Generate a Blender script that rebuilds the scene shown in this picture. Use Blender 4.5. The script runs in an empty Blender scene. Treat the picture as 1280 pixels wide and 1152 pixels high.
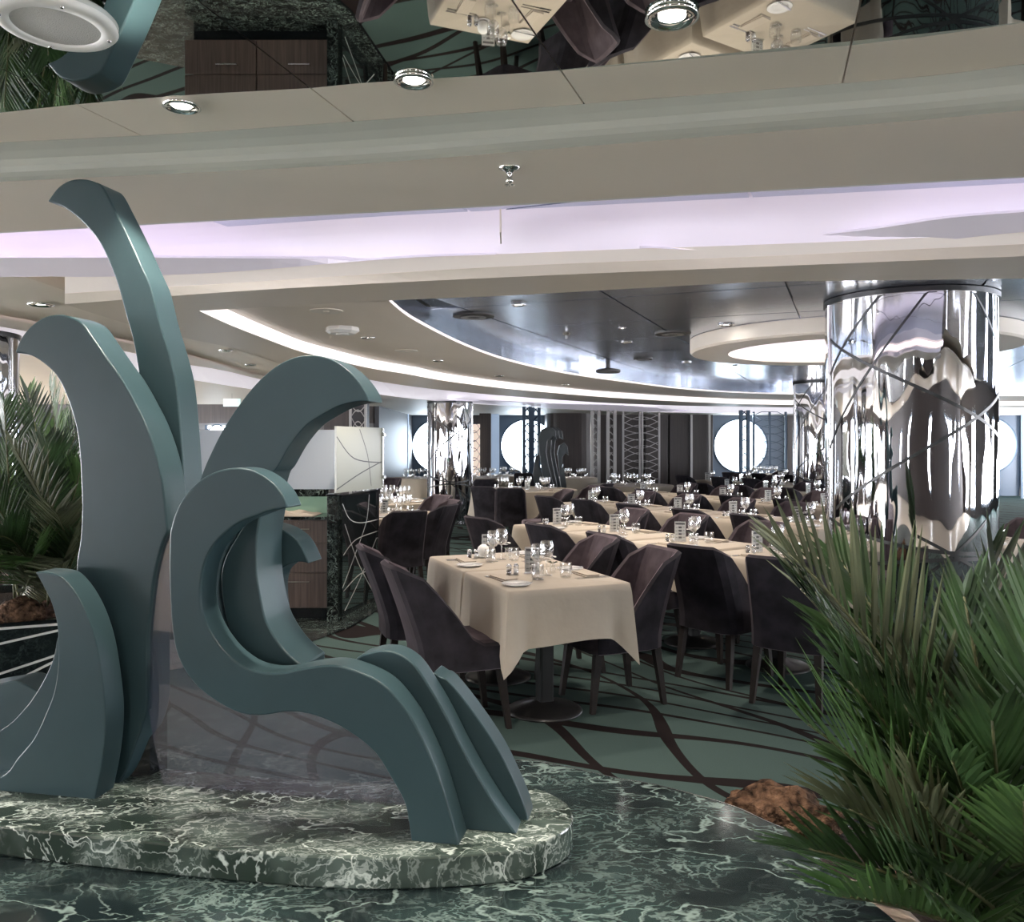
import bpy, bmesh, math, random
from mathutils import Vector, Matrix
R_ = random.Random(7)
PI = math.pi
SC = bpy.context.scene
C = SC.collection
# ---------------------------------------------------------------- camera, world, exposure
F, H, YH = 1050.0, 1.52, 553.0
cam = bpy.data.cameras.new('camera'); camo = bpy.data.objects.new('camera', cam); C.objects.link(camo)
cam.sensor_width = 36; cam.sensor_fit = 'HORIZONTAL'; cam.lens = 36*F/1280
cam.shift_y = (YH-576)/1280.0
cam.clip_start = .05; cam.clip_end = 200
camo.location = (0, 0, H); camo.rotation_euler = (PI/2, 0, 0)
SC.camera = camo
w = bpy.data.worlds.new('world'); SC.world = w; w.use_nodes = True
w.node_tree.nodes['Background'].inputs[0].default_value = (.85, .93, 1, 1)
w.node_tree.nodes['Background'].inputs[1].default_value = 1.0
SC.view_settings.view_transform = 'Standard'; SC.view_settings.look = 'None'
SC.view_settings.gamma = 1; SC.view_settings.use_curve_mapping = False
SC.view_settings.exposure = 1.0
SC.cycles.diffuse_bounces = 6

def G(px, py, z):                    # world point at height z that the photograph shows at (px, py)
    d = F*(H-z)/(py-YH)
    return ((px-640)*d/F, d, z)
def PX(x, y, z): return (640+F*x/y, YH+F*(H-z)/y)
def D2(px, py, d): return ((px-640)*d/F, d, H-(py-YH)*d/F)

# ---------------------------------------------------------------- materials
def mat(name):
    m = bpy.data.materials.new(name); m.use_nodes = True
    return m, m.node_tree, m.node_tree.nodes['Principled BSDF']
def pm(name, col, rough=.5, metal=0, spec=.5, sheen=0, noise=0, nscale=20, bump=0, bscale=60, coat=0, emit=None, es=0, trans=0, aniso=0):
    m, t, b = mat(name)
    b.inputs['Base Color'].default_value = (*col, 1); b.inputs['Roughness'].default_value = rough
    b.inputs['Metallic'].default_value = metal; b.inputs['Specular IOR Level'].default_value = spec
    b.inputs['Coat Weight'].default_value = coat
    b.inputs['Transmission Weight'].default_value = trans
    b.inputs['Anisotropic'].default_value = aniso
    if sheen:
        b.inputs['Sheen Weight'].default_value = sheen; b.inputs['Sheen Roughness'].default_value = .35
        b.inputs['Sheen Tint'].default_value = (.75, .62, .68, 1)
    if emit:
        b.inputs['Emission Color'].default_value = (*emit, 1); b.inputs['Emission Strength'].default_value = es
    L = t.links; N = t.nodes
    tc = N.new('ShaderNodeTexCoord')
    if noise:
        n = N.new('ShaderNodeTexNoise'); n.inputs['Scale'].default_value = nscale; n.inputs['Detail'].default_value = 4
        L.new(tc.outputs['Object'], n.inputs['Vector'])
        mx = N.new('ShaderNodeMix'); mx.data_type = 'RGBA'
        mx.inputs[6].default_value = (*[c*(1-noise) for c in col], 1); mx.inputs[7].default_value = (*[min(1, c*(1+noise)) for c in col], 1)
        mr = N.new('ShaderNodeMapRange'); mr.inputs[1].default_value = .34; mr.inputs[2].default_value = .66; L.new(n.outputs[0], mr.inputs[0])
        L.new(mr.outputs[0], mx.inputs[0]); L.new(mx.outputs[2], b.inputs['Base Color'])
    if bump:
        n = N.new('ShaderNodeTexNoise'); n.inputs['Scale'].default_value = bscale; n.inputs['Detail'].default_value = 3
        L.new(tc.outputs['Object'], n.inputs['Vector'])
        bp = N.new('ShaderNodeBump'); bp.inputs['Strength'].default_value = bump; bp.inputs['Distance'].default_value = .04 if 'rock' in name or 'pebble' in name else .01
        L.new(n.outputs[0], bp.inputs['Height']); L.new(bp.outputs[0], b.inputs['Normal'])
    return m
def emis(name, col, s):
    return pm(name, (.8, .8, .8), .6, emit=col, es=s)
M = {}
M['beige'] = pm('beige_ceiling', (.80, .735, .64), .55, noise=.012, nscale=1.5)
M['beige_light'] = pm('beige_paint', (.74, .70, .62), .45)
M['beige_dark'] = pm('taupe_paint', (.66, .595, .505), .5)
M['lilac'] = pm('lilac_panel', (.78, .74, .82), .4, emit=(.86, .80, .93), es=.10)  # weak emission stands in for strip light falling on the panel
M['lilac_lit'] = emis('lilac_glow_panel', (.93, .86, .96), .27)  # cove light put in as emission; nothing shines from behind
M['warm_lit'] = pm('warm_cove_lip', (.86, .80, .74), .4, emit=(1, .9, .88), es=.15)  # cove light on the lip put in as emission
M['cove'] = emis('cove_wall_glow', (1, .88, .86), .36)  # cove wall glows itself in place of a hidden strip
M['led'] = emis('led_strip', (.92, .80, 1), 3.6)
M['lamp'] = emis('lamp_glow', (1, .96, .9), 14)
M['chrome'] = pm('chrome', (.8, .8, .8), .08, metal=1)
M['white'] = pm('white_plastic', (.8, .8, .77), .45)
M['grey_vent'] = pm('grey_vent', (.13, .13, .13), .5)
M['ceil_mirror'] = pm('mirror_ceiling', (.66, .70, .68), .012, metal=1)
M['teal'] = pm('teal_lacquer', (.030, .056, .063), .33, spec=.24, noise=.06, nscale=5)
M['teal_dark'] = pm('dark_bronze_green', (.025, .035, .038), .3, spec=.6)
M['black'] = pm('black_gloss', (.008, .010, .011), .08)
M['walnut_dark'] = pm('dark_brown_leg', (.014, .010, .008), .55, spec=.2, noise=.3, nscale=14)
M['base_metal'] = pm('black_pedestal', (.022, .022, .022), .32, metal=.3)
M['velvet'] = pm('plum_velvet', (.022, .020, .024), .85, spec=.12, sheen=.22, noise=.35, nscale=9)
M['velvet_lit'] = pm('plum_velvet_lit', (.060, .047, .053), .85, spec=.15, sheen=.35, noise=.3, nscale=9)  # same velvet, paler where the inside and seat catch the light
M['cloth'] = pm('cream_linen', (.37, .325, .26), .8, noise=.02, nscale=7, bump=.5, bscale=9, sheen=.05)
M['napkin'] = pm('sand_napkin', (.40, .35, .285), .85, bump=.3, bscale=60)
M['china'] = pm('white_china', (.62, .61, .59), .2)
M['steel'] = pm('steel', (.6, .6, .6), .18, metal=1)
M['card'] = pm('card', (.6, .6, .59), .5)
M['ink'] = pm('print_grey', (.10, .10, .11), .6)
M['pepper'] = pm('pepper', (.05, .035, .03), .6)
M['petal'] = pm('white_petals', (.8, .8, .76), .6)
M['wall_dark'] = pm('charcoal_wall', (.036, .036, .042), .45)
M['frame_blue'] = pm('blue_grey_frame', (.12, .16, .22), .4)
M['blind'] = pm('blue_white_blind', (.55, .66, .80), .6, emit=(.55, .72, 1), es=.18)  # blue light on the blind put in as emission
M['pane'] = emis('daylit_pane', (.74, .87, 1), 5.0)
M['lattice'] = pm('pewter_lattice', (.40, .39, .38), .4, metal=.4)
M['lattice_dark'] = pm('steel_blue_lattice', (.05, .08, .12), .4, metal=.4)
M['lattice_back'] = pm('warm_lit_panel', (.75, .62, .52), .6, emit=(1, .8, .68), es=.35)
M['rock'] = pm('lava_rock', (.085, .050, .031), .95, spec=.1, noise=.9, nscale=26, bump=1.0, bscale=45)
M['pebble'] = pm('brown_pebble', (.085, .045, .030), .75, noise=.6, nscale=24, bump=.6, bscale=50)
M['soil'] = pm('dark_soil', (.02, .013, .01), .95, bump=1, bscale=60)
M['leaf'] = pm('palm_green', (.024, .052, .017), .36, spec=.5, noise=.65, nscale=6)
M['leaf2'] = pm('palm_green_light', (.055, .115, .032), .4, noise=.4, nscale=3)
M['leaf3'] = pm('palm_green_dry', (.070, .082, .042), .5, noise=.4, nscale=4)
M['rachis'] = pm('palm_stem', (.085, .09, .04), .5, noise=.3)
M['glass_beige'] = pm('beige_back_painted_glass', (.36, .38, .33), .15, spec=.25)
M['screen'] = pm('frosted_blue_glass', (.38, .42, .46), .15, spec=.6, emit=(.75, .85, 1), es=.04)
M['green_glass'] = pm('green_glass', (.22, .34, .25), .1, emit=(.5, .8, .6), es=.06)
M['linelight'] = pm('etched_white_line', (.62, .62, .60), .5)
M['linedark'] = pm('dark_inlay_line', (.015, .017, .018), .3)
M['exit'] = emis('exit_green', (.10, .42, .36), .35)
M['exitw'] = emis('exit_white', (.9, 1, 1), .9)
M['fill_pane'] = emis('added_daylight_pane', (.93, .94, 1), 19)  # glow of the windows added for fill

def wood(name, c1, c2, sc=1):
    m, t, b = mat(name); N = t.nodes; L = t.links
    tc = N.new('ShaderNodeTexCoord'); mp = N.new('ShaderNodeMapping'); mp.inputs['Scale'].default_value = (26*sc, 26*sc, .9*sc)
    n = N.new('ShaderNodeTexNoise'); n.inputs['Scale'].default_value = 2.2; n.inputs['Detail'].default_value = 5
    L.new(tc.outputs['Object'], mp.inputs[0]); L.new(mp.outputs[0], n.inputs['Vector'])
    r = N.new('ShaderNodeValToRGB'); r.color_ramp.elements[0].position = .3; r.color_ramp.elements[1].position = .7
    r.color_ramp.elements[0].color = (*c1, 1); r.color_ramp.elements[1].color = (*c2, 1)
    L.new(n.outputs[0], r.inputs[0]); L.new(r.outputs[0], b.inputs['Base Color']); b.inputs['Roughness'].default_value = .38
    return m
M['wood'] = wood('grey_brown_oak', (.060, .043, .036), (.125, .092, .075))
M['wood_wall'] = wood('dark_walnut_panel', (.030, .024, .024), (.052, .041, .038), .5)

def marble(name, dark, mid, vein, scale=1.0, amount=.5, rough=.1):
    m, t, b = mat(name); N = t.nodes; L = t.links
    tc = N.new('ShaderNodeTexCoord'); mp = N.new('ShaderNodeMapping'); mp.inputs['Scale'].default_value = (scale, scale*1.7, scale)
    mp.inputs['Rotation'].default_value = (0, 0, -.35)
    L.new(tc.outputs['Object'], mp.inputs[0])
    n0 = N.new('ShaderNodeTexNoise'); n0.inputs['Scale'].default_value = 3.2; n0.inputs['Detail'].default_value = 5
    L.new(mp.outputs[0], n0.inputs['Vector'])
    ad = N.new('ShaderNodeVectorMath'); ad.operation = 'MULTIPLY_ADD'
    L.new(n0.outputs['Color'], ad.inputs[0]); ad.inputs[1].default_value = (.42, .42, .42); L.new(mp.outputs[0], ad.inputs[2])
    def veins(sc, w0, seed):
        n = N.new('ShaderNodeTexNoise'); n.inputs['Scale'].default_value = sc; n.inputs['Detail'].default_value = 3; n.inputs['Roughness'].default_value = .55
        o = N.new('ShaderNodeVectorMath'); o.operation = 'ADD'; o.inputs[1].default_value = (seed, seed*.7, seed*.3)
        L.new(ad.outputs[0], o.inputs[0]); L.new(o.outputs[0], n.inputs['Vector'])
        s = N.new('ShaderNodeMath'); s.operation = 'SUBTRACT'; s.inputs[1].default_value = .5; L.new(n.outputs[0], s.inputs[0])
        a = N.new('ShaderNodeMath'); a.operation = 'ABSOLUTE'; L.new(s.outputs[0], a.inputs[0])
        r = N.new('ShaderNodeMapRange'); r.inputs[1].default_value = 0; r.inputs[2].default_value = w0; r.inputs[3].default_value = 1; r.inputs[4].default_value = 0
        r.interpolation_type = 'SMOOTHERSTEP'
        L.new(a.outputs[0], r.inputs[0]); return r.outputs[0]
    v1 = veins(1.9, .012, 0); v2 = veins(4.6, .022, 5); v3 = veins(13, .05, 9)
    gn = N.new('ShaderNodeTexNoise'); gn.inputs['Scale'].default_value = 1.7; gn.inputs['Detail'].default_value = 4
    L.new(ad.outputs[0], gn.inputs['Vector']); gr = N.new('ShaderNodeMapRange'); gr.inputs[1].default_value = .40; gr.inputs[2].default_value = .68; gr.inputs[3].default_value = .12; L.new(gn.outputs[0], gr.inputs[0])
    dn = N.new('ShaderNodeTexNoise'); dn.inputs['Scale'].default_value = 2.6; dn.inputs['Detail'].default_value = 3; L.new(mp.outputs[0], dn.inputs['Vector'])
    dr = N.new('ShaderNodeMapRange'); dr.inputs[1].default_value = .42; dr.inputs[2].default_value = .66; L.new(dn.outputs[0], dr.inputs[0])
    def mul(a, bb):
        x = N.new('ShaderNodeMath'); x.operation = 'MULTIPLY'
        L.new(a, x.inputs[0])
        if isinstance(bb, float): x.inputs[1].default_value = bb
        else: L.new(bb, x.inputs[1])
        return x.outputs[0]
    def mx2(a, bb):
        x = N.new('ShaderNodeMath'); x.operation = 'MAXIMUM'; L.new(a, x.inputs[0]); L.new(bb, x.inputs[1]); return x.outputs[0]
    v = mx2(mul(v1, .8), mx2(mul(mul(v2, gr.outputs[0]), .95 if amount < .6 else 1.0), mul(mul(v3, dr.outputs[0]), .5 if amount < .6 else .5)))
    mxa = N.new('ShaderNodeMix'); mxa.data_type = 'RGBA'; mxa.inputs[6].default_value = (*dark, 1); mxa.inputs[7].default_value = (*mid, 1)
    L.new(dr.outputs[0], mxa.inputs[0])
    mxb = N.new('ShaderNodeMix'); mxb.data_type = 'RGBA'; L.new(mxa.outputs[2], mxb.inputs[6]); mxb.inputs[7].default_value = (*vein, 1)
    L.new(v, mxb.inputs[0]); L.new(mxb.outputs[2], b.inputs['Base Color'])
    b.inputs['Roughness'].default_value = rough
    return m
M['marble'] = marble('verde_marble', (.008, .014, .015), (.022, .040, .039), (.20, .27, .25), 1.15, .5)
M['marble_top'] = marble('verde_marble_plinth', (.020, .032, .026), (.095, .13, .115), (.56, .64, .60), 1.7, .8, .13)
M['marble_black'] = marble('black_marble', (.006, .008, .008), (.012, .016, .016), (.20, .26, .23), 3.0, .35)

def carpet():
    m, t, b = mat('green_carpet'); N = t.nodes; L = t.links
    tc = N.new('ShaderNodeTexCoord'); sp = N.new('ShaderNodeSeparateXYZ'); L.new(tc.outputs['Object'], sp.inputs[0])
    def fam(rot, period, amp, nsc, thr, seed, stretch):
        mp = N.new('ShaderNodeMapping'); mp.inputs['Rotation'].default_value = (0, 0, rot); mp.inputs['Location'].default_value = (seed, seed*.37, 0)
        L.new(tc.outputs['Object'], mp.inputs[0])
        m2 = N.new('ShaderNodeMapping'); m2.inputs['Scale'].default_value = (stretch, 1, 1); L.new(mp.outputs[0], m2.inputs[0])
        n = N.new('ShaderNodeTexNoise'); n.inputs['Scale'].default_value = nsc; n.inputs['Detail'].default_value = .6; L.new(m2.outputs[0], n.inputs['Vector'])
        s = N.new('ShaderNodeSeparateXYZ'); L.new(mp.outputs[0], s.inputs[0])
        a = N.new('ShaderNodeMath'); a.operation = 'MULTIPLY_ADD'; L.new(n.outputs[0], a.inputs[0]); a.inputs[1].default_value = amp
        d = N.new('ShaderNodeMath'); d.operation = 'MULTIPLY'; d.inputs[1].default_value = 1/period; L.new(s.outputs[1], d.inputs[0]); L.new(d.outputs[0], a.inputs[2])
        f = N.new('ShaderNodeMath'); f.operation = 'PINGPONG'; f.inputs[1].default_value = .5; L.new(a.outputs[0], f.inputs[0])
        c = N.new('ShaderNodeMath'); c.operation = 'LESS_THAN'; c.inputs[1].default_value = thr; L.new(f.outputs[0], c.inputs[0])
        return c.outputs[0]
    f1 = fam(.55, .30, 5.5, .75, .080, 0, .5); f2 = fam(1.0, .52, 5.5, .7, .055, 3.3, .55)
    mxx = N.new('ShaderNodeMath'); mxx.operation = 'MAXIMUM'; L.new(f1, mxx.inputs[0]); L.new(f2, mxx.inputs[1])
    n = N.new('ShaderNodeTexNoise'); n.inputs['Scale'].default_value = 180; L.new(tc.outputs['Object'], n.inputs['Vector'])
    mg = N.new('ShaderNodeMix'); mg.data_type = 'RGBA'; mg.inputs[6].default_value = (.040, .066, .061, 1); mg.inputs[7].default_value = (.060, .094, .087, 1); L.new(n.outputs[0], mg.inputs[0])
    mx = N.new('ShaderNodeMix'); mx.data_type = 'RGBA'; L.new(mxx.outputs[0], mx.inputs[0]); L.new(mg.outputs[2], mx.inputs[6]); mx.inputs[7].default_value = (.010, .007, .007, 1)
    L.new(mx.outputs[2], b.inputs['Base Color']); b.inputs['Roughness'].default_value = .95; b.inputs['Specular IOR Level'].default_value = .1
    return m
M['carpet'] = carpet()

def glass(name, tint=(.97, .98, .98), refl=.55, base=.06):
    m = bpy.data.materials.new(name); m.use_nodes = True; t = m.node_tree; N = t.nodes; L = t.links; N.clear()
    o = N.new('ShaderNodeOutputMaterial'); tr = N.new('ShaderNodeBsdfTransparent'); tr.inputs[0].default_value = (*tint, 1)
    g = N.new('ShaderNodeBsdfGlossy'); g.inputs['Roughness'].default_value = .03; g.inputs[0].default_value = (.95, .95, .95, 1)
    lw = N.new('ShaderNodeLayerWeight'); lw.inputs[0].default_value = .35
    r = N.new('ShaderNodeMapRange'); r.inputs[3].default_value = base; r.inputs[4].default_value = refl; L.new(lw.outputs['Facing'], r.inputs[0])
    mx = N.new('ShaderNodeMixShader'); L.new(r.outputs[0], mx.inputs[0]); L.new(tr.outputs[0], mx.inputs[1]); L.new(g.outputs[0], mx.inputs[2]); L.new(mx.outputs[0], o.inputs[0])
    return m
M['glass'] = glass('drinking_glass', (.97, .98, .98), 1.0, .16)
M['tint'] = glass('smoky_tinted_glass', (.86, .86, .95), .30, .10)
def smoky():
    m = M['tint']; N = m.node_tree.nodes; L = m.node_tree.links; out = [n for n in N if n.type == 'OUTPUT_MATERIAL'][0]
    src = out.inputs[0].links[0].from_socket; d = N.new('ShaderNodeBsdfDiffuse'); d.inputs[0].default_value = (.14, .14, .17, 1)
    mx = N.new('ShaderNodeMixShader'); mx.inputs[0].default_value = .22; L.new(src, mx.inputs[1]); L.new(d.outputs[0], mx.inputs[2]); L.new(mx.outputs[0], out.inputs[0])
smoky()
M['acrylic'] = glass('clear_acrylic', (.96, .97, .97), .5, .08)
def dark_glass():
    m, t, b = mat('black_mirror_glass'); b.inputs['Base Color'].default_value = (.012, .018, .018, 1)
    b.inputs['Roughness'].default_value = .03; b.inputs['Specular IOR Level'].default_value = 1; b.inputs['Coat Weight'].default_value = 1; b.inputs['Coat Roughness'].default_value = .02
    b.inputs['Coat IOR'].default_value = 2.0
    return m
M['dark_glass'] = dark_glass()
def pillar_mat():
    m, t, b = mat('polished_pillar'); N = t.nodes; L = t.links
    b.inputs['Base Color'].default_value = (.60, .61, .63, 1); b.inputs['Metallic'].default_value = 1; b.inputs['Roughness'].default_value = .025
    tc = N.new('ShaderNodeTexCoord'); mp = N.new('ShaderNodeMapping'); mp.inputs['Scale'].default_value = (1, 1, .16); L.new(tc.outputs['Object'], mp.inputs[0])
    n = N.new('ShaderNodeTexNoise'); n.inputs['Scale'].default_value = 5.5; n.inputs['Detail'].default_value = 1; L.new(mp.outputs[0], n.inputs['Vector'])
    bp = N.new('ShaderNodeBump'); bp.inputs['Strength'].default_value = .5; bp.inputs['Distance'].default_value = .05
    L.new(n.outputs[0], bp.inputs['Height']); L.new(bp.outputs[0], b.inputs['Normal'])
    return m
M['pillar'] = pillar_mat()
def metal_ceiling():
    m, t, b = mat('brushed_metal_ceiling'); N = t.nodes; L = t.links
    b.inputs['Base Color'].default_value = (.54, .59, .68, 1); b.inputs['Metallic'].default_value = 1; b.inputs['Roughness'].default_value = .24
    tc = N.new('ShaderNodeTexCoord'); mp = N.new('ShaderNodeMapping'); mp.inputs['Scale'].default_value = (1.2, .35, 1); L.new(tc.outputs['Object'], mp.inputs[0])
    n = N.new('ShaderNodeTexNoise'); n.inputs['Scale'].default_value = 1.6; n.inputs['Detail'].default_value = 1; L.new(mp.outputs[0], n.inputs['Vector'])
    bp = N.new('ShaderNodeBump'); bp.inputs['Strength'].default_value = .12; bp.inputs['Distance'].default_value = .05
    L.new(n.outputs[0], bp.inputs['Height']); L.new(bp.outputs[0], b.inputs['Normal'])
    return m
M['metal_ceiling'] = metal_ceiling()

# ---------------------------------------------------------------- object helpers
def link(o, parent=None):
    C.objects.link(o)
    if parent is not None: o.parent = parent
    return o
class MB:
    def __init__(s): s.v = []; s.f = []
    def add(s, vs, fs):
        n = len(s.v); s.v += [tuple(v) for v in vs]; s.f += [tuple(i+n for i in f) for f in fs]; return s
    def box(s, x0, x1, y0, y1, z0, z1, rz=0, c=(0, 0)):
        vs = [(x, y, z) for z in (z0, z1) for x, y in ((x0, y0), (x1, y0), (x1, y1), (x0, y1))]
        if rz:
            ca, sa = math.cos(rz), math.sin(rz)
            vs = [(c[0]+(x-c[0])*ca-(y-c[1])*sa, c[1]+(x-c[0])*sa+(y-c[1])*ca, z) for x, y, z in vs]
        return s.add(vs, [(0, 3, 2, 1), (4, 5, 6, 7), (0, 1, 5, 4), (1, 2, 6, 5), (2, 3, 7, 6), (3, 0, 4, 7)])
    def lathe(s, prof, n=20, c=(0, 0, 0), caps=True, a0=0, a1=2*PI):
        full = abs(a1-a0-2*PI) < 1e-6; m = n if full else n+1
        vs = [(c[0]+r*math.cos(a0+(a1-a0)*k/n), c[1]+r*math.sin(a0+(a1-a0)*k/n), c[2]+z) for r, z in prof for k in range(m)]
        fs = []
        for i in range(len(prof)-1):
            for k in range(n):
                a, b = i*m+k, i*m+(k+1) % m
                fs.append((a, b, b+m, a+m))
        if caps and full:
            fs.append(tuple(range(m))[::-1]); fs.append(tuple((len(prof)-1)*m+k for k in range(m)))
        return s.add(vs, fs)
    def tube(s, pts, r, n=6):
        pts = [Vector(p) for p in pts]; rings = []
        for i, p in enumerate(pts):
            t = (pts[min(i+1, len(pts)-1)]-pts[max(i-1, 0)]).normalized()
            a = t.cross(Vector((0, 0, 1)))
            if a.length < 1e-3: a = t.cross(Vector((0, 1, 0)))
            a.normalize(); b = t.cross(a); rr = r[i] if isinstance(r, (list, tuple)) else r
            rings.append([p+a*math.cos(2*PI*k/n)*rr+b*math.sin(2*PI*k/n)*rr for k in range(n)])
        fs = []
        for i in range(len(pts)-1):
            for k in range(n):
                a, b = i*n+k, i*n+(k+1) % n; fs.append((a, b, b+n, a+n))
        fs.append(tuple(range(n))[::-1]); fs.append(tuple((len(pts)-1)*n+k for k in range(n)))
        return s.add([v for r_ in rings for v in r_], fs)
    def strip(s, A, B):
        n = len(A); return s.add(list(A)+list(B), [(i, i+1, n+i+1, n+i) for i in range(n-1)])
    def prism(s, poly, z0, z1):
        n = len(poly)
        return s.add([(x, y, z0) for x, y in poly]+[(x, y, z1) for x, y in poly],
                     [tuple(range(n))[::-1], tuple(range(n, 2*n))]+[(i, (i+1) % n, n+(i+1) % n, n+i) for i in range(n)])
    def mesh(s, name, m, smooth=False):
        me = bpy.data.meshes.new(name); me.from_pydata(s.v, [], s.f); me.materials.append(M[m] if isinstance(m, str) else m)
        if smooth: me.polygons.foreach_set('use_smooth', [True]*len(me.polygons))
        me.update(); return me
    def build(s, name, m, parent=None, smooth=False, loc=None, bevel=0, auto=False):
        me = s.mesh(name, m, smooth)
        o = bpy.data.objects.new(name, me); link(o, parent)
        if loc: o.location = loc
        if bevel:
            b = o.modifiers.new('b', 'BEVEL'); b.width = bevel; b.segments = 2; b.limit_method = 'ANGLE'; b.angle_limit = math.radians(38)
        if auto: me.set_sharp_from_angle(angle=math.radians(38))
        return o
def root(name, label, cat, loc=(0, 0, 0), rz=0, group=None):
    o = bpy.data.objects.new(name, None); o.empty_display_size = .1; link(o); o.location = loc; o.rotation_euler = (0, 0, rz)
    return tag(o, label, cat, group)
def tag(o, label, cat, group=None):
    o['label'] = label; o['category'] = cat
    if group: o['group'] = group
    return o
def struct(o): o['kind'] = 'structure'; return o
def dup(src, loc, rz=0, label=None, group=None, s=None):
    r = src.copy(); C.objects.link(r); r.location = loc; r.rotation_euler = (0, 0, rz)
    if s: r.scale = (s, s, s)
    if label: r['label'] = label
    if group: r['group'] = group
    for ch in KIDS.get(src.name, list(src.children)):
        c = ch.copy(); C.objects.link(c); c.parent = r
        for g in ch.children:
            d = g.copy(); C.objects.link(d); d.parent = c
    return r
KIDS = {}
class Once:                                    # the first placement moves the prototype itself, the rest are copies
    def __init__(s, src): s.src = src; s.kids = list(src.children); KIDS[src.name] = s.kids; s.used = False
    def place(s, loc, rz, label, group=None, sc=None):
        if not s.used:
            s.used = True; o = s.src; o.location = loc; o.rotation_euler = (0, 0, rz); o['label'] = label
            if group: o['group'] = group
            if sc: o.scale = (sc,)*3
            return o
        return dup(s.src, loc, rz, label, group, sc)

def interp(pts, x):
    if x <= pts[0][0]:
        (x0, y0), (x1, y1) = pts[0], pts[1]
    elif x >= pts[-1][0]:
        (x0, y0), (x1, y1) = pts[-2], pts[-1]
    else:
        for i in range(len(pts)-1):
            if pts[i][0] <= x <= pts[i+1][0]: break
        n = len(pts); p = [pts[max(i-1, 0)], pts[i], pts[i+1], pts[min(i+2, n-1)]]
        h = p[2][0]-p[1][0]; t = (x-p[1][0])/h
        m1 = (p[2][1]-p[0][1])/(p[2][0]-p[0][0])*h; m2 = (p[3][1]-p[1][1])/(p[3][0]-p[1][0])*h
        return (2*t**3-3*t*t+1)*p[1][1]+(t**3-2*t*t+t)*m1+(-2*t**3+3*t*t)*p[2][1]+(t**3-t*t)*m2
    return y0+(y1-y0)*(x-x0)/(x1-x0)
def edge(pts, z, xs): return [G(x, interp(pts, x), z) for x in xs]
def smooth_line(pts, k=6):
    out = []; n = len(pts)
    for i in range(n-1):
        p = [Vector(pts[max(i-1, 0)]), Vector(pts[i]), Vector(pts[i+1]), Vector(pts[min(i+2, n-1)])]
        for j in range(k):
            t = j/k
            out.append(.5*((2*p[1])+(p[2]-p[0])*t+(2*p[0]-5*p[1]+4*p[2]-p[3])*t*t+(3*p[1]-p[0]-3*p[2]+p[3])*t**3))
    out.append(Vector(pts[-1])); return out

# ================================================================ SETTING
struct(MB().box(-14, 17, -7, 24, -.1, 0).build('floor', 'carpet'))
struct(MB().box(-14, 17, -7, -.7, .0, .004).box(-14, -5.6, -.7, 17.9, 0, .004).build('floor_bounce', pm('pale_bounce_floor', (.55, .50, .43), .5)))  # pale floor added out of view to bounce light up to the ceiling
# windows added at the sides and behind the camera as fill light
def fill_window(n, x, y, ang, wd, z0=.25, z1=2.05):
    wn = struct(link(bpy.data.objects.new('window_%d' % n, None))); wn.location = (x, y, 0); wn.rotation_euler = (0, 0, ang)
    MB().box(-wd/2, wd/2, -.02, -.01, z0, z1).build('pane', 'fill_pane', wn)  # glowing pane of the added window
    fr = MB().box(-wd/2-.08, wd/2+.08, -.05, .02, z0-.08, z0).box(-wd/2-.08, wd/2+.08, -.05, .02, z1, z1+.08).box(-wd/2-.08, -wd/2, -.05, .02, z0, z1).box(wd/2, wd/2+.08, -.05, .02, z0, z1).box(-.03, .03, -.05, .02, z0, z1)
    fr.build('window_frame', 'frame_blue', wn)  # frame of the added window
for k in range(6): fill_window(5+k, (-11.5, -7, -2.6, 3.2, 8.5, 13)[k], -6.97, PI, .5, .8, 1.9)
for k in range(5): fill_window(12+k, -13.97, -4.5+4.4*k, PI/2, 2.4)
for k in range(6): fill_window(17+k, 16.97, -4.5+5*k, -PI/2, 2.4)
# black marble floor round the service station
fl = [G(150, 760, 0), G(330, 745, 0), G(500, 745, 0), G(438, 784, 0), G(372, 808, 0), G(150, 850, 0)]
fm = MB().prism([(p[0], p[1]) for p in fl], .0, .004); o = fm.build('floor_marble', 'marble_black'); struct(o)
for a, b in ((3, 4), (2, 3)):
    A, B = Vector(fl[a]), Vector(fl[b]); d = (B-A).normalized(); n = Vector((-d.y, d.x, 0))*.012
    struct(MB().add([A-n, B-n, B+n, A+n], [(0, 1, 2, 3)]).build('trim_1', 'black', loc=(0, 0, .006)))
struct(MB().box(-14.2, 17.2, -7.2, 24.6, 2.70, 2.80).build('ceiling_slab', 'beige_dark'))
WT = 2.70
struct(MB().box(-14.2, -14, -7, 18, 0, WT).build('wall_left', 'wood_wall'))
struct(MB().box(17, 17.2, -7, 24, 0, WT).build('wall_right', 'wood_wall'))
struct(MB().box(-14.2, 17.2, -7.2, -7, 0, WT).build('wall_back', 'wood_wall'))

XS = [-520+40*i for i in range(57)]            # photograph columns at which the long ceiling edges are sampled
MIR = [(0, 141), (100, 130), (245, 118), (388, 110), (450, 104), (700, 88), (900, 70), (1060, 57), (1170, 44), (1280, 28)]
E1 = [(0, 178), (220, 167), (440, 152), (730, 130), (1055, 104), (1170, 94), (1280, 80)]
E2 = [(0, 227), (300, 213), (480, 203), (640, 190), (960, 165), (1150, 150), (1280, 138)]
E3 = [(0, 290), (300, 273), (625, 256), (960, 237), (1280, 220)]
LB = [(0, 346), (110, 345), (210, 343), (300, 338), (500, 323), (640, 317), (790, 311), (940, 306), (1090, 300), (1280, 290)]
WB = [(0, 372), (110, 365), (320, 352), (640, 332.5), (960, 320), (1280, 305)]
FB = [(81, 380), (320, 362.5), (640, 346), (960, 333), (1280, 320)]
ZC, ZS = 2.54, 2.42
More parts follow.
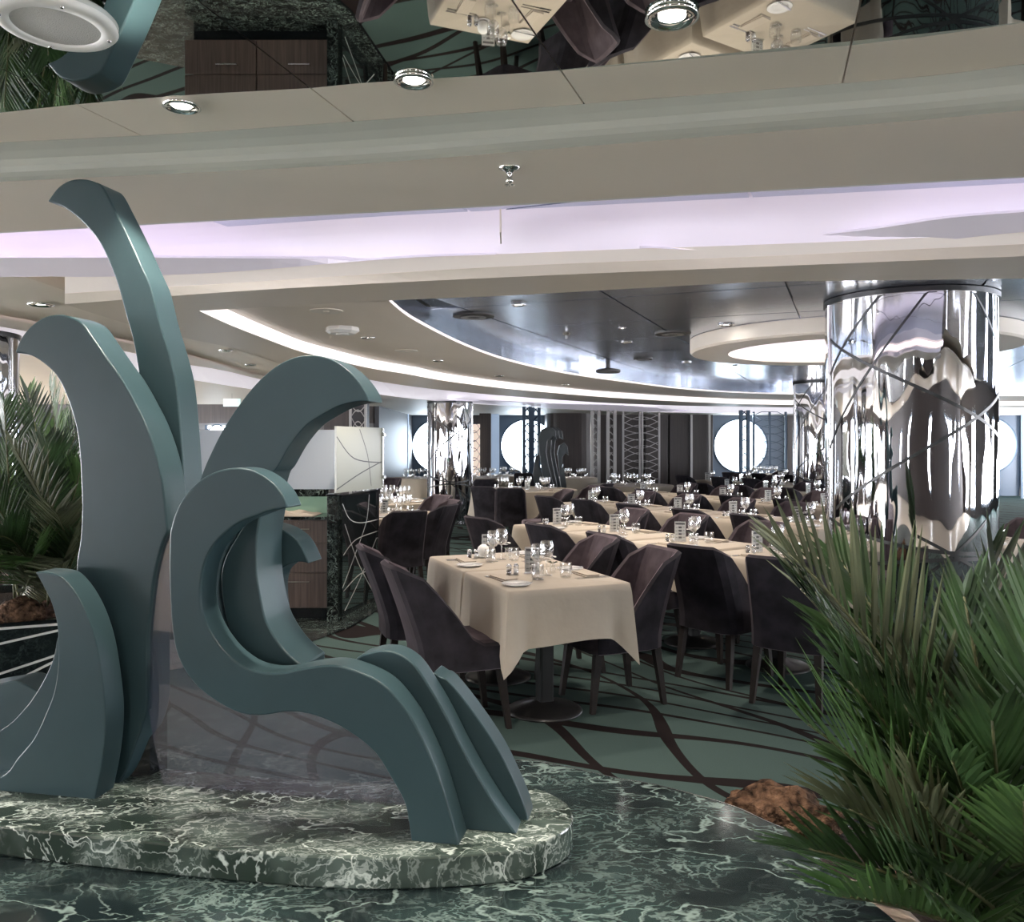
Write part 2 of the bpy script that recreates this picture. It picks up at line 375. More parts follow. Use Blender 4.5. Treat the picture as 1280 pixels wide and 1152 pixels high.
mir_root = root('mirror_ceiling', 'mirrored ceiling panels above the sculpture, reflecting tables and palm', 'ceiling')
mir_root['kind'] = 'structure'; del mir_root['category']
# joints of the mirror ceiling, as lines on the ceiling plane
J = [((-1.23, 2.02), (.108, .337)), ((-.64, 1.71), (.19, .63)), ((0, 1.71), (.19, .52)), ((.71, 1.71), (.12, .40))]
J = [((-1.23-.67*k, 2.05+.06*k), (.108, .337)) for k in (3, 2, 1)]+J+[((1.39+.68*k, 1.5-.14*k), (.12, .40)) for k in range(3)]
J = [((p[0]*1.133, p[1]*1.133), d) for p, d in J]
def on_curve(crv, z, X0):                      # depth of a pixel curve at world X
    lo, hi = -3500, 4500
    for _ in range(40):
        mid = (lo+hi)/2; x, y, _z = G(mid, interp(crv, mid), z)
        if x < X0: lo = mid
        else: hi = mid
    return G(lo, interp(crv, lo), z)[1]
def jx(j, y): (p, d) = J[j]; return p[0]+d[0]*(y-p[1])/d[1]
def cross(j, crv):
    y = 2.4
    for _ in range(12): y = on_curve(crv, ZC, jx(j, y))
    return (jx(j, y), y)
for j in range(len(J)-1):
    a0, a1 = cross(j, MIR), cross(j+1, MIR); b0, b1 = cross(j, E1), cross(j+1, E1); g = .0022
    yb = -2.2
    def along(crv, p, q, n=5):
        return [(p[0]+(q[0]-p[0])*i/n, on_curve(crv, ZC, p[0]+(q[0]-p[0])*i/n)) for i in range(n+1)]
    up = along(MIR, (a0[0]+g, 0), (a1[0]-g, 0))
    poly = [(jx(j, yb)+g, yb), (jx(j+1, yb)-g, yb)]+up[::-1]
    MB().prism(poly[::-1], ZC, ZC+.006).build('mirror_panel', 'ceil_mirror', mir_root)
    up2 = along(E1, (b0[0]+g, 0), (b1[0]-g, 0)); lo2 = along(MIR, (a0[0]+g, 0), (a1[0]-g, 0))
    MB().prism((lo2+up2[::-1])[::-1], ZC, ZC+.012).build('ceiling_panel', 'beige', mir_root, bevel=.001)
c1, c2 = cross(0, MIR), cross(len(J)-1, MIR)
ctr = struct(MB().box(-14, 17, -7, -2.2, ZC, ZC+.02).build('ceiling', 'beige'))
struct(MB().box(-14, jx(0, 0), -2.2, 2.4, ZC, ZC+.02).build('ceiling', 'beige'))
struct(MB().box(jx(9, 0)+.3, 17, -2.2, 1.6, ZC, ZC+.02).build('ceiling', 'beige'))
# fascia from the panel strip down to the soffit, slightly hollow
m = MB(); A = edge(E1, ZC, XS); B = edge(E2, ZS, XS)
prev = A
for k in range(1, 7):
    t = k/6; z = ZC+(ZS-ZC)*t; q = math.sin(t*PI/2)
    cur = [(a[0]+(b[0]-a[0])*(1-(1-t)**2), a[1]+(b[1]-a[1])*(1-(1-t)**2)+.035*math.sin(t*PI), z) for a, b in zip(A, B)]
    m.strip(prev, cur); prev = cur
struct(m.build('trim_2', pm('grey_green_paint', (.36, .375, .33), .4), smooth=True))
struct(MB().strip(edge(E2, ZS, XS), edge(E3, ZS, XS)).build('ceiling_soffit', 'beige'))
# slim rail with screw heads and the hidden light strip behind the lip
P3 = edge(E3, ZS, XS)
struct(MB().strip([(x, y, ZS) for x, y, z in P3], [(x, y+.012, ZS-.002) for x, y, z in P3]).strip([(x, y+.012, ZS-.002) for x, y, z in P3], [(x, y+.014, ZS+.03) for x, y, z in P3]).build('trim_3', 'white'))
ring = root('cove_light', 'long pale lilac cove light recess crossing the ceiling above the sculpture', 'light')
MB().strip([(x, y+.035, ZS+.035) for x, y, z in P3], [(x, y+.035, ZS+.065) for x, y, z in P3]).build('light_strip', 'led', ring)
MB().strip([(x, y+.02, ZS+.02) for x, y, z in P3], [(x, y+.02, ZS+.22) for x, y, z in P3]).build('back_wall', 'beige_dark', ring)
UP = [(x, y-12) for x, y in E3]
m = MB(); A = edge(UP, ZS+.20, XS); B = edge(LB, 2.37, XS); prev = A
for k in range(1, 9):
    t = k/8
    cur = [(a[0]+(b[0]-a[0])*t, a[1]+(b[1]-a[1])*t, ZS+.20+(2.37-ZS-.20)*(t**1.5)) for a, b in zip(A, B)]
    m.strip(prev, cur); prev = cur
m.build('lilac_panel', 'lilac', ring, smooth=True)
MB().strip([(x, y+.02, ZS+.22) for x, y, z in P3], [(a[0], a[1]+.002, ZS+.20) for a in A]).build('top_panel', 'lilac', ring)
# wavy overlapping ribbons on the cove panel
def ribbon(up, lo, zu, zl, par, xs):
    m = MB(); U = [G(x, interp(up, x), zu) for x in xs]; Lw = [G(x, interp(lo, x), zl) for x in xs]
    m.strip(U, Lw); m.strip(Lw, [(a, b+.012, c+.012) for a, b, c in Lw]); m.strip([(a, b+.012, c+.012) for a, b, c in U], U)
    return m.build('wave_ribbon', 'lilac', par, smooth=False)
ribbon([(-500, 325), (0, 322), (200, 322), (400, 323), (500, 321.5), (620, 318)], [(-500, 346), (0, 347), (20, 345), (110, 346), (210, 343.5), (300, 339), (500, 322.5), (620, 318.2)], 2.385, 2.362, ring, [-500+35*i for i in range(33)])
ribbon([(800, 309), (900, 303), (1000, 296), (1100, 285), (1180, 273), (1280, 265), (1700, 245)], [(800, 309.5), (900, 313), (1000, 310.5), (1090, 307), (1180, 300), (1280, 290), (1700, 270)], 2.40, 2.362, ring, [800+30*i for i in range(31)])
g = G(626, 300, 2.4); MB().box(g[0]-.003, g[0]+.003, 3.52, 3.72, 2.40, 2.50).build('seam_trim', 'beige_dark', ring)
xs2 = [x for x in XS if x >= 81]; xs2 = [81, 110]+[x for x in xs2 if x > 110]
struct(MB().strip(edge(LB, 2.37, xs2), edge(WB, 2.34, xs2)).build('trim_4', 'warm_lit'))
struct(MB().strip(edge(WB, 2.34, xs2), edge(FB, 2.30, xs2)).build('trim_5', 'beige'))
# the round soffit F with its lips
FN = [(225, 390), (250, 388.3), (485, 375.5), (640, 369), (800, 360), (960, 352), (1035, 351), (1280, 348)]
OO = [(81, 380), (150, 402), (224, 421), (287, 434), (344, 450), (400, 461.5), (462, 474.6), (506, 481.6), (550, 487), (637, 495), (760, 503.5), (880, 507.5), (990, 509), (1280, 509), (1500, 507)]
O1 = [(248, 388), (287.5, 406), (331, 423), (375, 439), (419, 450), (462, 460), (506, 467), (550, 475), (594, 481), (637, 486), (681, 490), (760, 496.5), (880, 503), (990, 506), (1280, 507), (1500, 505)]
O2 = [(486.5, 376.6), (506, 393), (532, 408), (572, 428), (615.6, 445), (659, 457), (703, 466), (760, 474.6), (869, 487.6), (990, 493), (1280, 495), (1500, 493)]
xf = [250+26*i for i in range(0, 49)]
xn = [81, 100, 120, 150, 180, 225]
A = edge(FB, 2.30, [81, 150, 225]+xf); 
far = [G(81, 380, 2.3), G(150, 385, 2.3), G(225, 390, 2.3)]+edge(FN, 2.30, xf)
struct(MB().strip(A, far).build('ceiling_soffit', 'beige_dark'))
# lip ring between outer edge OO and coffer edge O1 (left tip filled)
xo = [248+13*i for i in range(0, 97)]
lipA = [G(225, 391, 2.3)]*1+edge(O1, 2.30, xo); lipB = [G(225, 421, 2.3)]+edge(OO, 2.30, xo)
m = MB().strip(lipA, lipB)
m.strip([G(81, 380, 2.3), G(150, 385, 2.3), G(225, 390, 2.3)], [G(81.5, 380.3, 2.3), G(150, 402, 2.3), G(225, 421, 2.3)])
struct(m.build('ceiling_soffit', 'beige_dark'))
def wall_band(crv, z0, z1, xs, name, mt, par=None, inset=0):
    P = edge(crv, z0, xs); return MB().strip(P, [(a, b, z1+.06 if z1 > 2.45 else z1) for a, b, c in P]).build(name, mt, par)
cof = root('coffer_cove_light', 'curved white cove light edging the large oval coffer over the tables', 'light')
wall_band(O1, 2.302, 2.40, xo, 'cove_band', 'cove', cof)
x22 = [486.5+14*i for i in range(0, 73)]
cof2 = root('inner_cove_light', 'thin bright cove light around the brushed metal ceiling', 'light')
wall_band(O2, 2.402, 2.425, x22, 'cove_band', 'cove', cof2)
P = edge(O2, 2.402, x22); MB().strip([(a, b+.01, 2.425) for a, b, c in P], [(a, b+.01, 2.56) for a, b, c in P]).build('cove_wall', 'metal_ceiling', cof2)
PN = edge(FN, 2.30, xf)
MB().strip([(x, y+.04, 2.345) for x, y, z in PN], [(x, y+.05, 2.375) for x, y, z in PN]).build('light_strip', 'led', cof)
MB().strip([(x, y+.02, 2.33) for x, y, z in PN], [(x, y+.02, 2.40) for x, y, z in PN]).build('back_wall', 'beige_dark', cof)
# oval ring ceiling between the two coves
P1 = edge(O1, 2.40, xo)
P2 = [G(486.5, 376.6, 2.4)]*0
RI = [(248, 377), (486.5, 376.6)]
m = MB()
P1a = [(a, b, 2.40) for a, b, c in edge(O1, 2.30, xo)]
inner = []
for x in xo:
    if x < 486.5: inner.append(G(x, 372-(486.5-x)*.03, 2.40))
    else: inner.append(G(x, interp(O2, x), 2.40))
# sample both curves by arc so the strip stays well formed
m.strip(P1a, inner)
struct(m.build('ceiling_ring', 'beige'))
struct(MB().add([G(486.5, 376.6, 2.4), G(486.5, 330, 2.4), G(240, 330, 2.4), G(240, 380, 2.4)], [(0, 1, 2, 3)]).build('ceiling_ring', 'beige'))
# brushed metal ceiling in square panels
mc = root('metal_ceiling', 'brushed dark metal ceiling of square panels over the dining tables', 'ceiling'); mc['kind'] = 'structure'; del mc['category']
pan = MB().box(-.592, .592, -.592, .592, 0, .01).mesh('metal_panel', 'metal_ceiling')
ang = math.radians(-22); ca, sa = math.cos(ang), math.sin(ang)
npan = 0
O2w = edge(O2, 2.4, x22)
for i in range(-4, 16):
    for j in range(-2, 17):
        u, v = i*1.2, 3.4+j*1.2; X = 2+u*ca-v*sa*1.0; Y = u*sa+v*ca+1.2
        if not (-1.4 < X < 14.5 and 2.9 < Y < 18.8): continue
        # keep panels inside (or overlapping) the inner oval
        px, py = PX(X, Y, 2.45)
        lim = interp(O2, px) if px > 486 else 376
        if px < 440 and Y > 4.8: continue
        if Y > F*.93/(YH-min(lim, 496))*1.0+1.1: continue
        o = bpy.data.objects.new('metal_panel', pan); link(o, mc); o.location = (X, Y, 2.56); o.rotation_euler = (0, 0, ang); npan += 1
struct(MB().box(-2, 16.5, 4.3, 20, 2.572, 2.59).build('ceiling_backing', 'black'))
# far lilac recess behind the round soffit
LF = [(430, 486), (506, 497), (600, 505), (700, 511), (800, 514.5), (1000, 517), (1280, 517), (1500, 516)]
xl = [430+22*i for i in range(0, 49)]
UPF = [(x, interp(OO, x)-2) for x in xl]
fcv = root('far_cove_light', 'pale lilac lit recess curving along the far side of the hall ceiling', 'light')
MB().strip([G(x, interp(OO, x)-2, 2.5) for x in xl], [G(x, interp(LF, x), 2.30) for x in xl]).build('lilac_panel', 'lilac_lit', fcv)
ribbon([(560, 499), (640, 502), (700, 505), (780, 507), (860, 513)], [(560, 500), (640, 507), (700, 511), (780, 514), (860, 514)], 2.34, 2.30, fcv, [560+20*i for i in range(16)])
# ceilings outside the ring
pl = [(a, b) for a, b, c in edge(LF, 2.30, xl)]
struct(MB().strip([(a, b, 2.30) for a, b in pl], [(a*(24.2/b) if a > 0 else a*(24.2/b), 24.2, 2.30) for a, b in pl]).build('ceiling', 'beige_light'))
# left lobby ceiling: plane, brown curved soffit, lilac recess, far plane
BT = [(-600, 300), (-200, 365), (0, 397), (100, 416), (228, 443), (260, 451), (300, 463), (337, 471), (400, 482), (440, 487)]
BB = [(-600, 310), (-200, 376), (0, 408), (100, 427), (232, 455), (280, 463), (330, 475), (400, 486), (440, 489)]
LL = [(-600, 365), (-200, 415), (0, 438), (100, 455), (235, 474), (280, 481), (320, 487), (400, 494), (440, 497)]
xb = [-560+25*i for i in range(41)]
A = edge(BT, 2.34, xb)
struct(MB().strip([(a[0], 4.28, 2.365) for a in A], [(a[0], a[1], 2.36) for a in A]).build('ceiling', 'beige'))
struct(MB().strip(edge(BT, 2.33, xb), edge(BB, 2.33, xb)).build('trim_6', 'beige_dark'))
lc = root('lobby_cove_light', 'pale lilac cove light in the lobby ceiling behind the tall fin', 'light')
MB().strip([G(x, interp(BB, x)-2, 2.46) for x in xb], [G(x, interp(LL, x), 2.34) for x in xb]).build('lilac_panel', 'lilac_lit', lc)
A = edge(LL, 2.34, xb)
struct(MB().strip(A, [((x-640)*18/F, 18.2, 2.34) for x in xb]).build('ceiling', 'beige'))
struct(MB().add([(-14, 4.3, 2.62), (17, 4.3, 2.62), (17, 24, 2.62), (-14, 24, 2.62)], [(0, 1, 2, 3)]).build('ceiling_void', 'beige_dark'))

# ---------------------------------------------------------------- far walls
YW = 24.0
def xw(px, y=YW): return (px-640)*y/F
def zw(py, y=YW): return H-(py-YH)*y/F
holes = [(548, 557, 33), (659, 557, 33), (925.5, 557, 32.5), (1237, 556, 33.5)]
def wall_with_round_window(x0, x1, cx, cz, r, name, n):
    # rectangular bay with a circular hole, thick reveal
    seg = 48; m = MB(); ring = []; outer = []
    z0, z1 = 0, 2.35
    for k in range(seg):
        a = 2*PI*k/seg; dx, dz = math.cos(a), math.sin(a)
        ts = []
        if dx > 1e-6: ts.append((x1-cx)/dx)
        if dx < -1e-6: ts.append((x0-cx)/dx)
        if dz > 1e-6: ts.append((z1-cz)/dz)
        if dz < -1e-6: ts.append((z0-cz)/dz)
        t = min(ts); outer.append((cx+dx*t, YW, cz+dz*t)); ring.append((cx+dx*r, YW, cz+dz*r))
    back = [(x, YW+.25, z) for x, y, z in ring]
    m.add(ring+outer, [(k, (k+1) % seg, seg+(k+1) % seg, seg+k) for k in range(seg)])
    m.add(ring+back, [(k, seg+k, seg+(k+1) % seg, (k+1) % seg) for k in range(seg)])
    struct(m.build(name, 'frame_blue'))
    wn = struct(bpy.data.objects.new('window_%d' % n, None)); link(wn); wn.location = (cx, YW, cz)
    pr = [(math.cos(2*PI*k/seg)*r, .15, math.sin(2*PI*k/seg)*r) for k in range(seg)]
    MB().add(pr, [tuple(range(seg))[::-1]]).build('pane', 'pane', wn)
    fr = MB(); pr = []
    for rr, yy in ((r*1.0, .0), (r*1.0, -.03), (r*1.05, -.03), (r*1.05, 0)):
        pr.append([(math.cos(2*PI*k/seg)*rr, yy, math.sin(2*PI*k/seg)*rr) for k in range(seg)])
    for a, b in zip(pr[:-1], pr[1:]): fr.add(a+b, [(k, (k+1) % seg, seg+(k+1) % seg, seg+k) for k in range(seg)])
    fr.build('window_frame', 'lattice_dark', wn)
wall_with_round_window(xw(505), xw(585), xw(548), zw(557), .74, 'wall_far', 1)
wall_with_round_window(xw(622), xw(690), xw(659), zw(557), .74, 'wall_far', 2)
wall_with_round_window(xw(885), xw(982), xw(925.5), zw(557), .745, 'wall_far', 3)
wall_with_round_window(xw(1190), xw(1275), xw(1237), zw(556), .76, 'wall_far', 4)
wf = MB()
wf.box(xw(585), xw(622), YW-.15, YW+.1, 0, 2.35).box(xw(982), xw(1190), YW-.15, YW+.1, 0, 2.35).box(xw(1275), xw(1500), YW-.15, YW+.1, 0, 2.35)
wf.box(xw(470), xw(505), YW, YW+.1, 0, 2.35)
struct(wf.build('wall_far', 'wood_wall'))
# projecting rounded walnut block and panels between the windows
blk = []
x0, x1 = xw(684, 22), xw(886, 24)
for k in range(7): a = PI+PI/2*k/6; blk.append((x0+.35+.35*math.cos(a), 22.6+.35*math.sin(a)))
blk += [(xw(728, 22), 22.25)]
for k in range(7): a = -PI/2+PI/2*k/6; blk.append((xw(728, 22)+.5*math.cos(a), 22.75+.5*math.sin(a)))
blk += [(xw(728, 22)+.5, 23.5), (x1, 23.5), (x1, 24), (x0, 24)]
struct(MB().prism(blk, 0, 2.34).build('wall_panel', 'wood_wall', bevel=.01))
pw = root('walnut_wall_panelling', 'dark walnut wall panels between the third porthole and the lattice screens', 'panelling')
for a, b in ((806, 835), (836, 862), (864, 884)):
    MB().box(xw(a, 23.4)+.02, xw(b, 23.4)-.02, 23.36, 23.48, .05, 2.30).build('panel', 'wood_wall', pw, bevel=.008)
for i, x in enumerate((864, 886.5)):
    tag(MB().box(xw(x, 23.3)-.03, xw(x, 23.3)+.03, 23.25, 23.33, 0, 2.3).build('wall_strip_light', 'lattice'), ('narrow bright metal strip on the walnut wall left of the third porthole', 'wider bright metal strip edging the third porthole bay')[i], 'strip')
# left of the hall: blinds, dark pillar
tag(MB().box(xw(460, 23), xw(490, 23), 22.9, 23.0, .0, 2.3).build('window_blind', 'blind'), 'pale blue window blind beside the dark wall fin, far left', 'blind')
tag(MB().box(xw(501, 23), xw(511, 23), 22.9, 23.0, .0, 2.3).build('window_blind', 'blind'), 'narrow pale blue blind left of the first porthole', 'blind')
struct(MB().box(xw(489, 22.8), xw(501, 22.8), 22.2, 22.8, 0, 2.33).build('wall_fin', 'wall_dark'))
struct(MB().box(xw(614, 22.9), xw(624, 22.9), 22.9, 23, 0, 2.33).build('wall_fin', 'blind'))
struct(MB().box(xw(600, 22.8), xw(614, 22.8), 22.4, 22.9, 0, 2.33).build('wall_fin', 'wood_wall'))
tag(MB().box(xw(1276, 22.9), xw(1300, 22.9), 22.8, 22.9, 0, 2.3).build('window_blind', 'blind'), 'pale blue blind at the right edge of the photo', 'blind')
# lobby wall
YL = 18
lw = MB().box(-14, xw(468, YL), YL, YL+.2, zw(529, YL), 2.36)
struct(lw.build('wall_lobby', 'wood_wall'))
struct(MB().box(-14, xw(468, YL), YL+.05, YL+.2, 0, zw(529, YL)).build('wall_lobby', 'grey_vent'))
struct(MB().box(xw(468, YL)-.02, xw(468, YL)+.1, YL, 24, 0, 2.36).build('wall_lobby', 'wall_dark'))
def lattice(name, label, cat, x0, x1, y, z0, z1, mt, posts=(0, 1), amp=1.0, n=26, r=.008, group=None, wave=True, depth=.06, frame=True):
    rt = root(name, label, cat, ((x0+x1)/2, y, z0), 0, group); wd = x1-x0; h = z1-z0
    if frame:
        for p in posts:
            MB().box(-wd/2+wd*p-.022, -wd/2+wd*p+.022, -depth/2, depth/2, 0, h).build('post', mt, rt)
    m = MB(); rr = random.Random(hash(round(x0, 2)))
    for k in range(n):
        zc = h*(k+.5)/n+rr.uniform(-.02, .02); s = (1 if k % 2 else -1)*rr.uniform(.5, 1)*amp*h/n*1.3; sk = rr.uniform(-.6, .6)*h/n
        K = 8
        pts = [(-wd/2+wd*i/K, 0, min(h, max(0, zc+s*(math.sin(PI*i/K)-.5)*1.6+sk*(i/K-.5)))) for i in range(K+1)]
        up = [(a, b, c+r) for a, b, c in pts]; lo = [(a, b, c-r) for a, b, c in pts]
        m.strip(lo, up); m.strip([(a, b+r*2, c) for a, b, c in up], [(a, b+r*2, c) for a, b, c in lo]); m.strip(up, [(a, b+r*2, c) for a, b, c in up]); m.strip([(a, b+r*2, c) for a, b, c in lo], lo)
    o = m.build('lattice_wires', mt, rt); o['kind'] = 'stuff'
    return rt
def truss(name, label, x0, x1, y, z1, mt, n=14, group=None):
    rt = root(name, label, 'screen', ((x0+x1)/2, y, 0), 0, group); wd = x1-x0
    for p in (-wd/2, wd/2): MB().box(p-.035, p+.035, -.05, .05, 0, z1).build('post', mt, rt)
    m = MB(); h = z1/n; rr = random.Random(int(x0*100))
    for k in range(n):
        s = rr.choice((1, -1)); za, zb = k*h+rr.uniform(0, .04), (k+1)*h
        m.tube([(-s*wd/2, 0, za), (0, 0, (za+zb)/2+.02), (s*wd/2, 0, zb)], .014, 5)
        if k % 2: m.tube([(s*wd/2, 0, za), (-s*wd/2*.2, 0, zb-.02)], .014, 5)
    o = m.build('brace', M['lattice'] if mt != 'lattice_dark' else M['lattice_dark'], rt); return rt
Y1 = 20.0
truss('lattice_post', 'dark lattice post standing in front of the second porthole', xw(655, 18), xw(661, 18)+.03, 18, 2.29, 'lattice_dark')
truss('lattice_post', 'dark lattice post beside the small dark sculpture and second porthole', xw(666, 18.5), xw(672, 18.5)+.03, 18.5, 2.29, 'lattice_dark')
truss('lattice_post', 'pewter lattice post, left one of the pair right of the small sculpture', xw(740, Y1), xw(747, Y1)+.03, Y1, 2.29, 'lattice')
truss('lattice_post', 'pewter lattice post, right one of the pair right of the small sculpture', xw(760, Y1), xw(767, Y1)+.03, Y1, 2.29, 'lattice')
lattice('lattice_screen', 'wide pewter lattice screen of crossing curves against the walnut wall', 'screen', xw(779, 21), xw(824, 21), 21, 0, 2.29, 'lattice', (0, .46, .53, 1), n=26)
truss('lattice_post', 'dark lattice post standing in front of the third porthole', xw(926, Y1), xw(935, Y1), Y1, 2.29, 'lattice_dark')
lattice('lattice_screen', 'dark lattice screen of crossing curves right of the third porthole', 'screen', xw(942, 21), xw(982, 21), 21, 0, 2.29, 'lattice_dark', (0, .5, 1), n=24)
lattice('lattice_screen', 'lattice screen in front of a warm lit panel, right of the round far pillar', 'screen', xw(585, 21.5), xw(600, 21.5), 21.5, 0, 2.0, 'lattice_dark', (0, 1), n=18, frame=False)
MBX = MB().box(xw(585, 21.8), xw(600, 21.8), 21.75, 21.8, 0, 2.0).build('lit_wall_panel', 'lattice_back'); tag(MBX, 'warm lit wall panel behind the lattice right of the far pillar', 'panel')
tag(MB().box(xw(258, 17.9), xw(284, 17.9), 17.85, 17.95, 0, zw(532, 17.9)).build('lobby_window', 'pane'), 'bright lobby window seen between the tall fin and the right hook', 'window')
lattice('lattice_screen', 'dark curved lattice across the bright lobby window', 'screen', xw(258, 17.7), xw(284, 17.7), 17.7, 0, zw(531, 17.7), 'lattice_dark', (0, 1), n=16, r=.016)
# exit sign
ex = root('exit_sign', 'small green lit EXIT sign hanging under the lobby ceiling', 'sign', (xw(290, 14), 14, zw(503, 14)))
MB().box(-.14, .14, -.02, .02, -.065, .065).build('housing', 'exit', ex)
MB().box(-.005, .005, -.005, .005, .06, .3).build('hanger', 'chrome', ex)
fc = bpy.data.curves.new('lettering', 'FONT'); fc.body = 'EXIT'; fc.size = .115; fc.align_x = 'CENTER'; fc.align_y = 'CENTER'; fc.extrude = .002
ft = bpy.data.objects.new('lettering_curve', fc); C.objects.link(ft); dgm = bpy.context.evaluated_depsgraph_get(); dgm.update()
fme = bpy.data.meshes.new_from_object(ft.evaluated_get(dgm)); bpy.data.objects.remove(ft); fme.materials.clear(); fme.materials.append(M['exitw'])
fo = bpy.data.objects.new('lettering', fme); link(fo, ex); fo.location = (-.02, -.024, 0); fo.rotation_euler = (PI/2, 0, 0)
tag(MB().box(xw(437, 15), xw(458, 15), 15, 15.3, 0, 2.33).build('lattice_column', 'wall_dark'), 'black column with pewter lattice face behind the serving station glass', 'column')
lattice('lattice_screen', 'pewter lattice facing on the black column behind the serving station', 'screen', xw(438, 14.9), xw(457, 14.9), 14.9, 0, 2.3, 'lattice', (0, 1), n=20, r=.01, depth=.03)
tag(MB().box(xw(405, 15.5), xw(437, 15.5), 15.5, 15.7, 0, 2.33).build('wall_pier', 'wood_wall'), 'dark walnut wall pier left of the black lattice column', 'wall pier')

# ================================================================ PILLARS
def pillar(x, y, r, z1, label, lines):
    rt = root('mirror_pillar', label, 'pillar', (x, y, 0))
    n = 96; m = MB(); m.lathe([(r, .06), (r, z1-.03)], n, caps=False); m.build('shaft', 'pillar', rt, smooth=True)
    MB().lathe([(r+.012, z1-.035), (r+.012, z1-.001)], n).build('top_ring', 'linedark', rt, smooth=False)
    MB().lathe([(r+.01, 0), (r+.01, .06)], n).build('base_ring', 'steel', rt)
    for sx in (-1, 1):
        MB().lathe([(.012, .06), (.012, z1-.04)], 8, (sx*(r+.006), 0, 0)).build('joint_rod', 'steel', rt)
    for (a0, z0, a1, z2, bow) in lines:
        K = 40; up = []; lo = []
        for i in range(K+1):
            t = i/K; a = math.radians(a0+(a1-a0)*t); z = z0+(z2-z0)*t+bow*math.sin(PI*t); wd = .012
            up.append(((r+.003)*math.cos(a), (r+.003)*math.sin(a), min(z1-.04, max(.07, z+wd)))); lo.append(((r+.003)*math.cos(a), (r+.003)*math.sin(a), min(z1-.045, max(.06, z-wd))))
        MB().strip(lo, up).build('inlay_line', 'linedark', rt)
    return rt
LN = [(178, 2.28, 372, 1.35, -.05), (160, 1.2, 262, 2.6, .0), (190, 1.05, 352, 2.0, .05), (285, 2.55, 372, 1.6, -.03), (170, 1.9, 230, 2.55, .0),
      (178, .98, 375, .88, -.14), (185, .62, 370, .64, .12), (200, .2, 300, 1.0, 0), (250, .9, 380, .2, 0)]
pillar(2.88, 6.1, .57, 2.557, 'large polished mirror pillar with crossing dark lines, nearest on the right', LN)
pillar(5.42, 14.5, .54, 2.557, 'polished mirror pillar half hidden behind the nearest one', LN)
pillar((562.5-640)*16/F, 16, .42, 2.297, 'slim polished mirror pillar far behind the round tables', LN)
pillar(-4.27, 6.4, .45, 2.358, 'polished mirror pillar at the left edge behind the palm', LN)

# ================================================================ OCULUS
oc = root('ceiling_oculus', 'round skylight ring glowing pale pink in the metal ceiling', 'ceiling light', (3.3, 8.25, 2.415))
MB().lathe([(1.2, .10), (1.14, 0), (1.18, -.001), (1.50, 0), (1.52, .02), (1.52, .14), (1.50, .144)], 72, caps=False).build('ring', 'beige', oc, smooth=True, auto=True)
MB().lathe([(0.001, .06), (1.19, .06)], 72, caps=False).build('diffuser', emis('skylight_glow', (1, .86, .93), .62), oc)
for a in (-.5, 0, .5):
    mm = MB(); K = 16
    pts = [(-1.1+2.2*i/K, a*1.3+.25*math.cos(i/K*PI+a*3), .055) for i in range(K+1)]
    pts = [p for p in pts if math.hypot(p[0], p[1]) < 1.15]
    mm.strip([(x, y-.006, z) for x, y, z in pts], [(x, y+.006, z) for x, y, z in pts]).build('glazing_line', 'linedark', oc)

# ================================================================ CEILING FITTINGS + LIGHTS
dl = root('downlight', '', 'downlight')
MB().lathe([(.060, 0), (.066, -.010), (.052, -.014), (.046, -.002)], 28, caps=False).build('trim_ring', 'chrome', dl, smooth=True)
MB().lathe([(.046, -.002), (.030, .004)], 24, caps=False).build('reflector', 'chrome', dl, smooth=True)
MB().lathe([(.001, -.004), (.034, -.004)], 20, caps=False).build('lamp', 'lamp', dl)
DL = Once(dl)
def spot(x, y, z, watt, size=1.9, col=(1, .87, .76), blend=.55, rad=.035):
    l = bpy.data.lights.new('downlight_beam', 'SPOT'); l.energy = watt; l.spot_size = size; l.spot_blend = blend; l.shadow_soft_size = rad; l.color = col
    o = bpy.data.objects.new('downlight_beam', l); C.objects.link(o); o.location = (x, y, z); return o
def area(x, y, z, sx, sy, watt, col, rx=0, rz=0, name='cove_glow'):
    l = bpy.data.lights.new(name, 'AREA'); l.shape = 'RECTANGLE'; l.size = sx; l.size_y = sy; l.energy = watt; l.color = col
    o = bpy.data.objects.new(name, l); C.objects.link(o); o.location = (x, y, z); o.rotation_euler = (rx, 0, rz); return o
W = 46
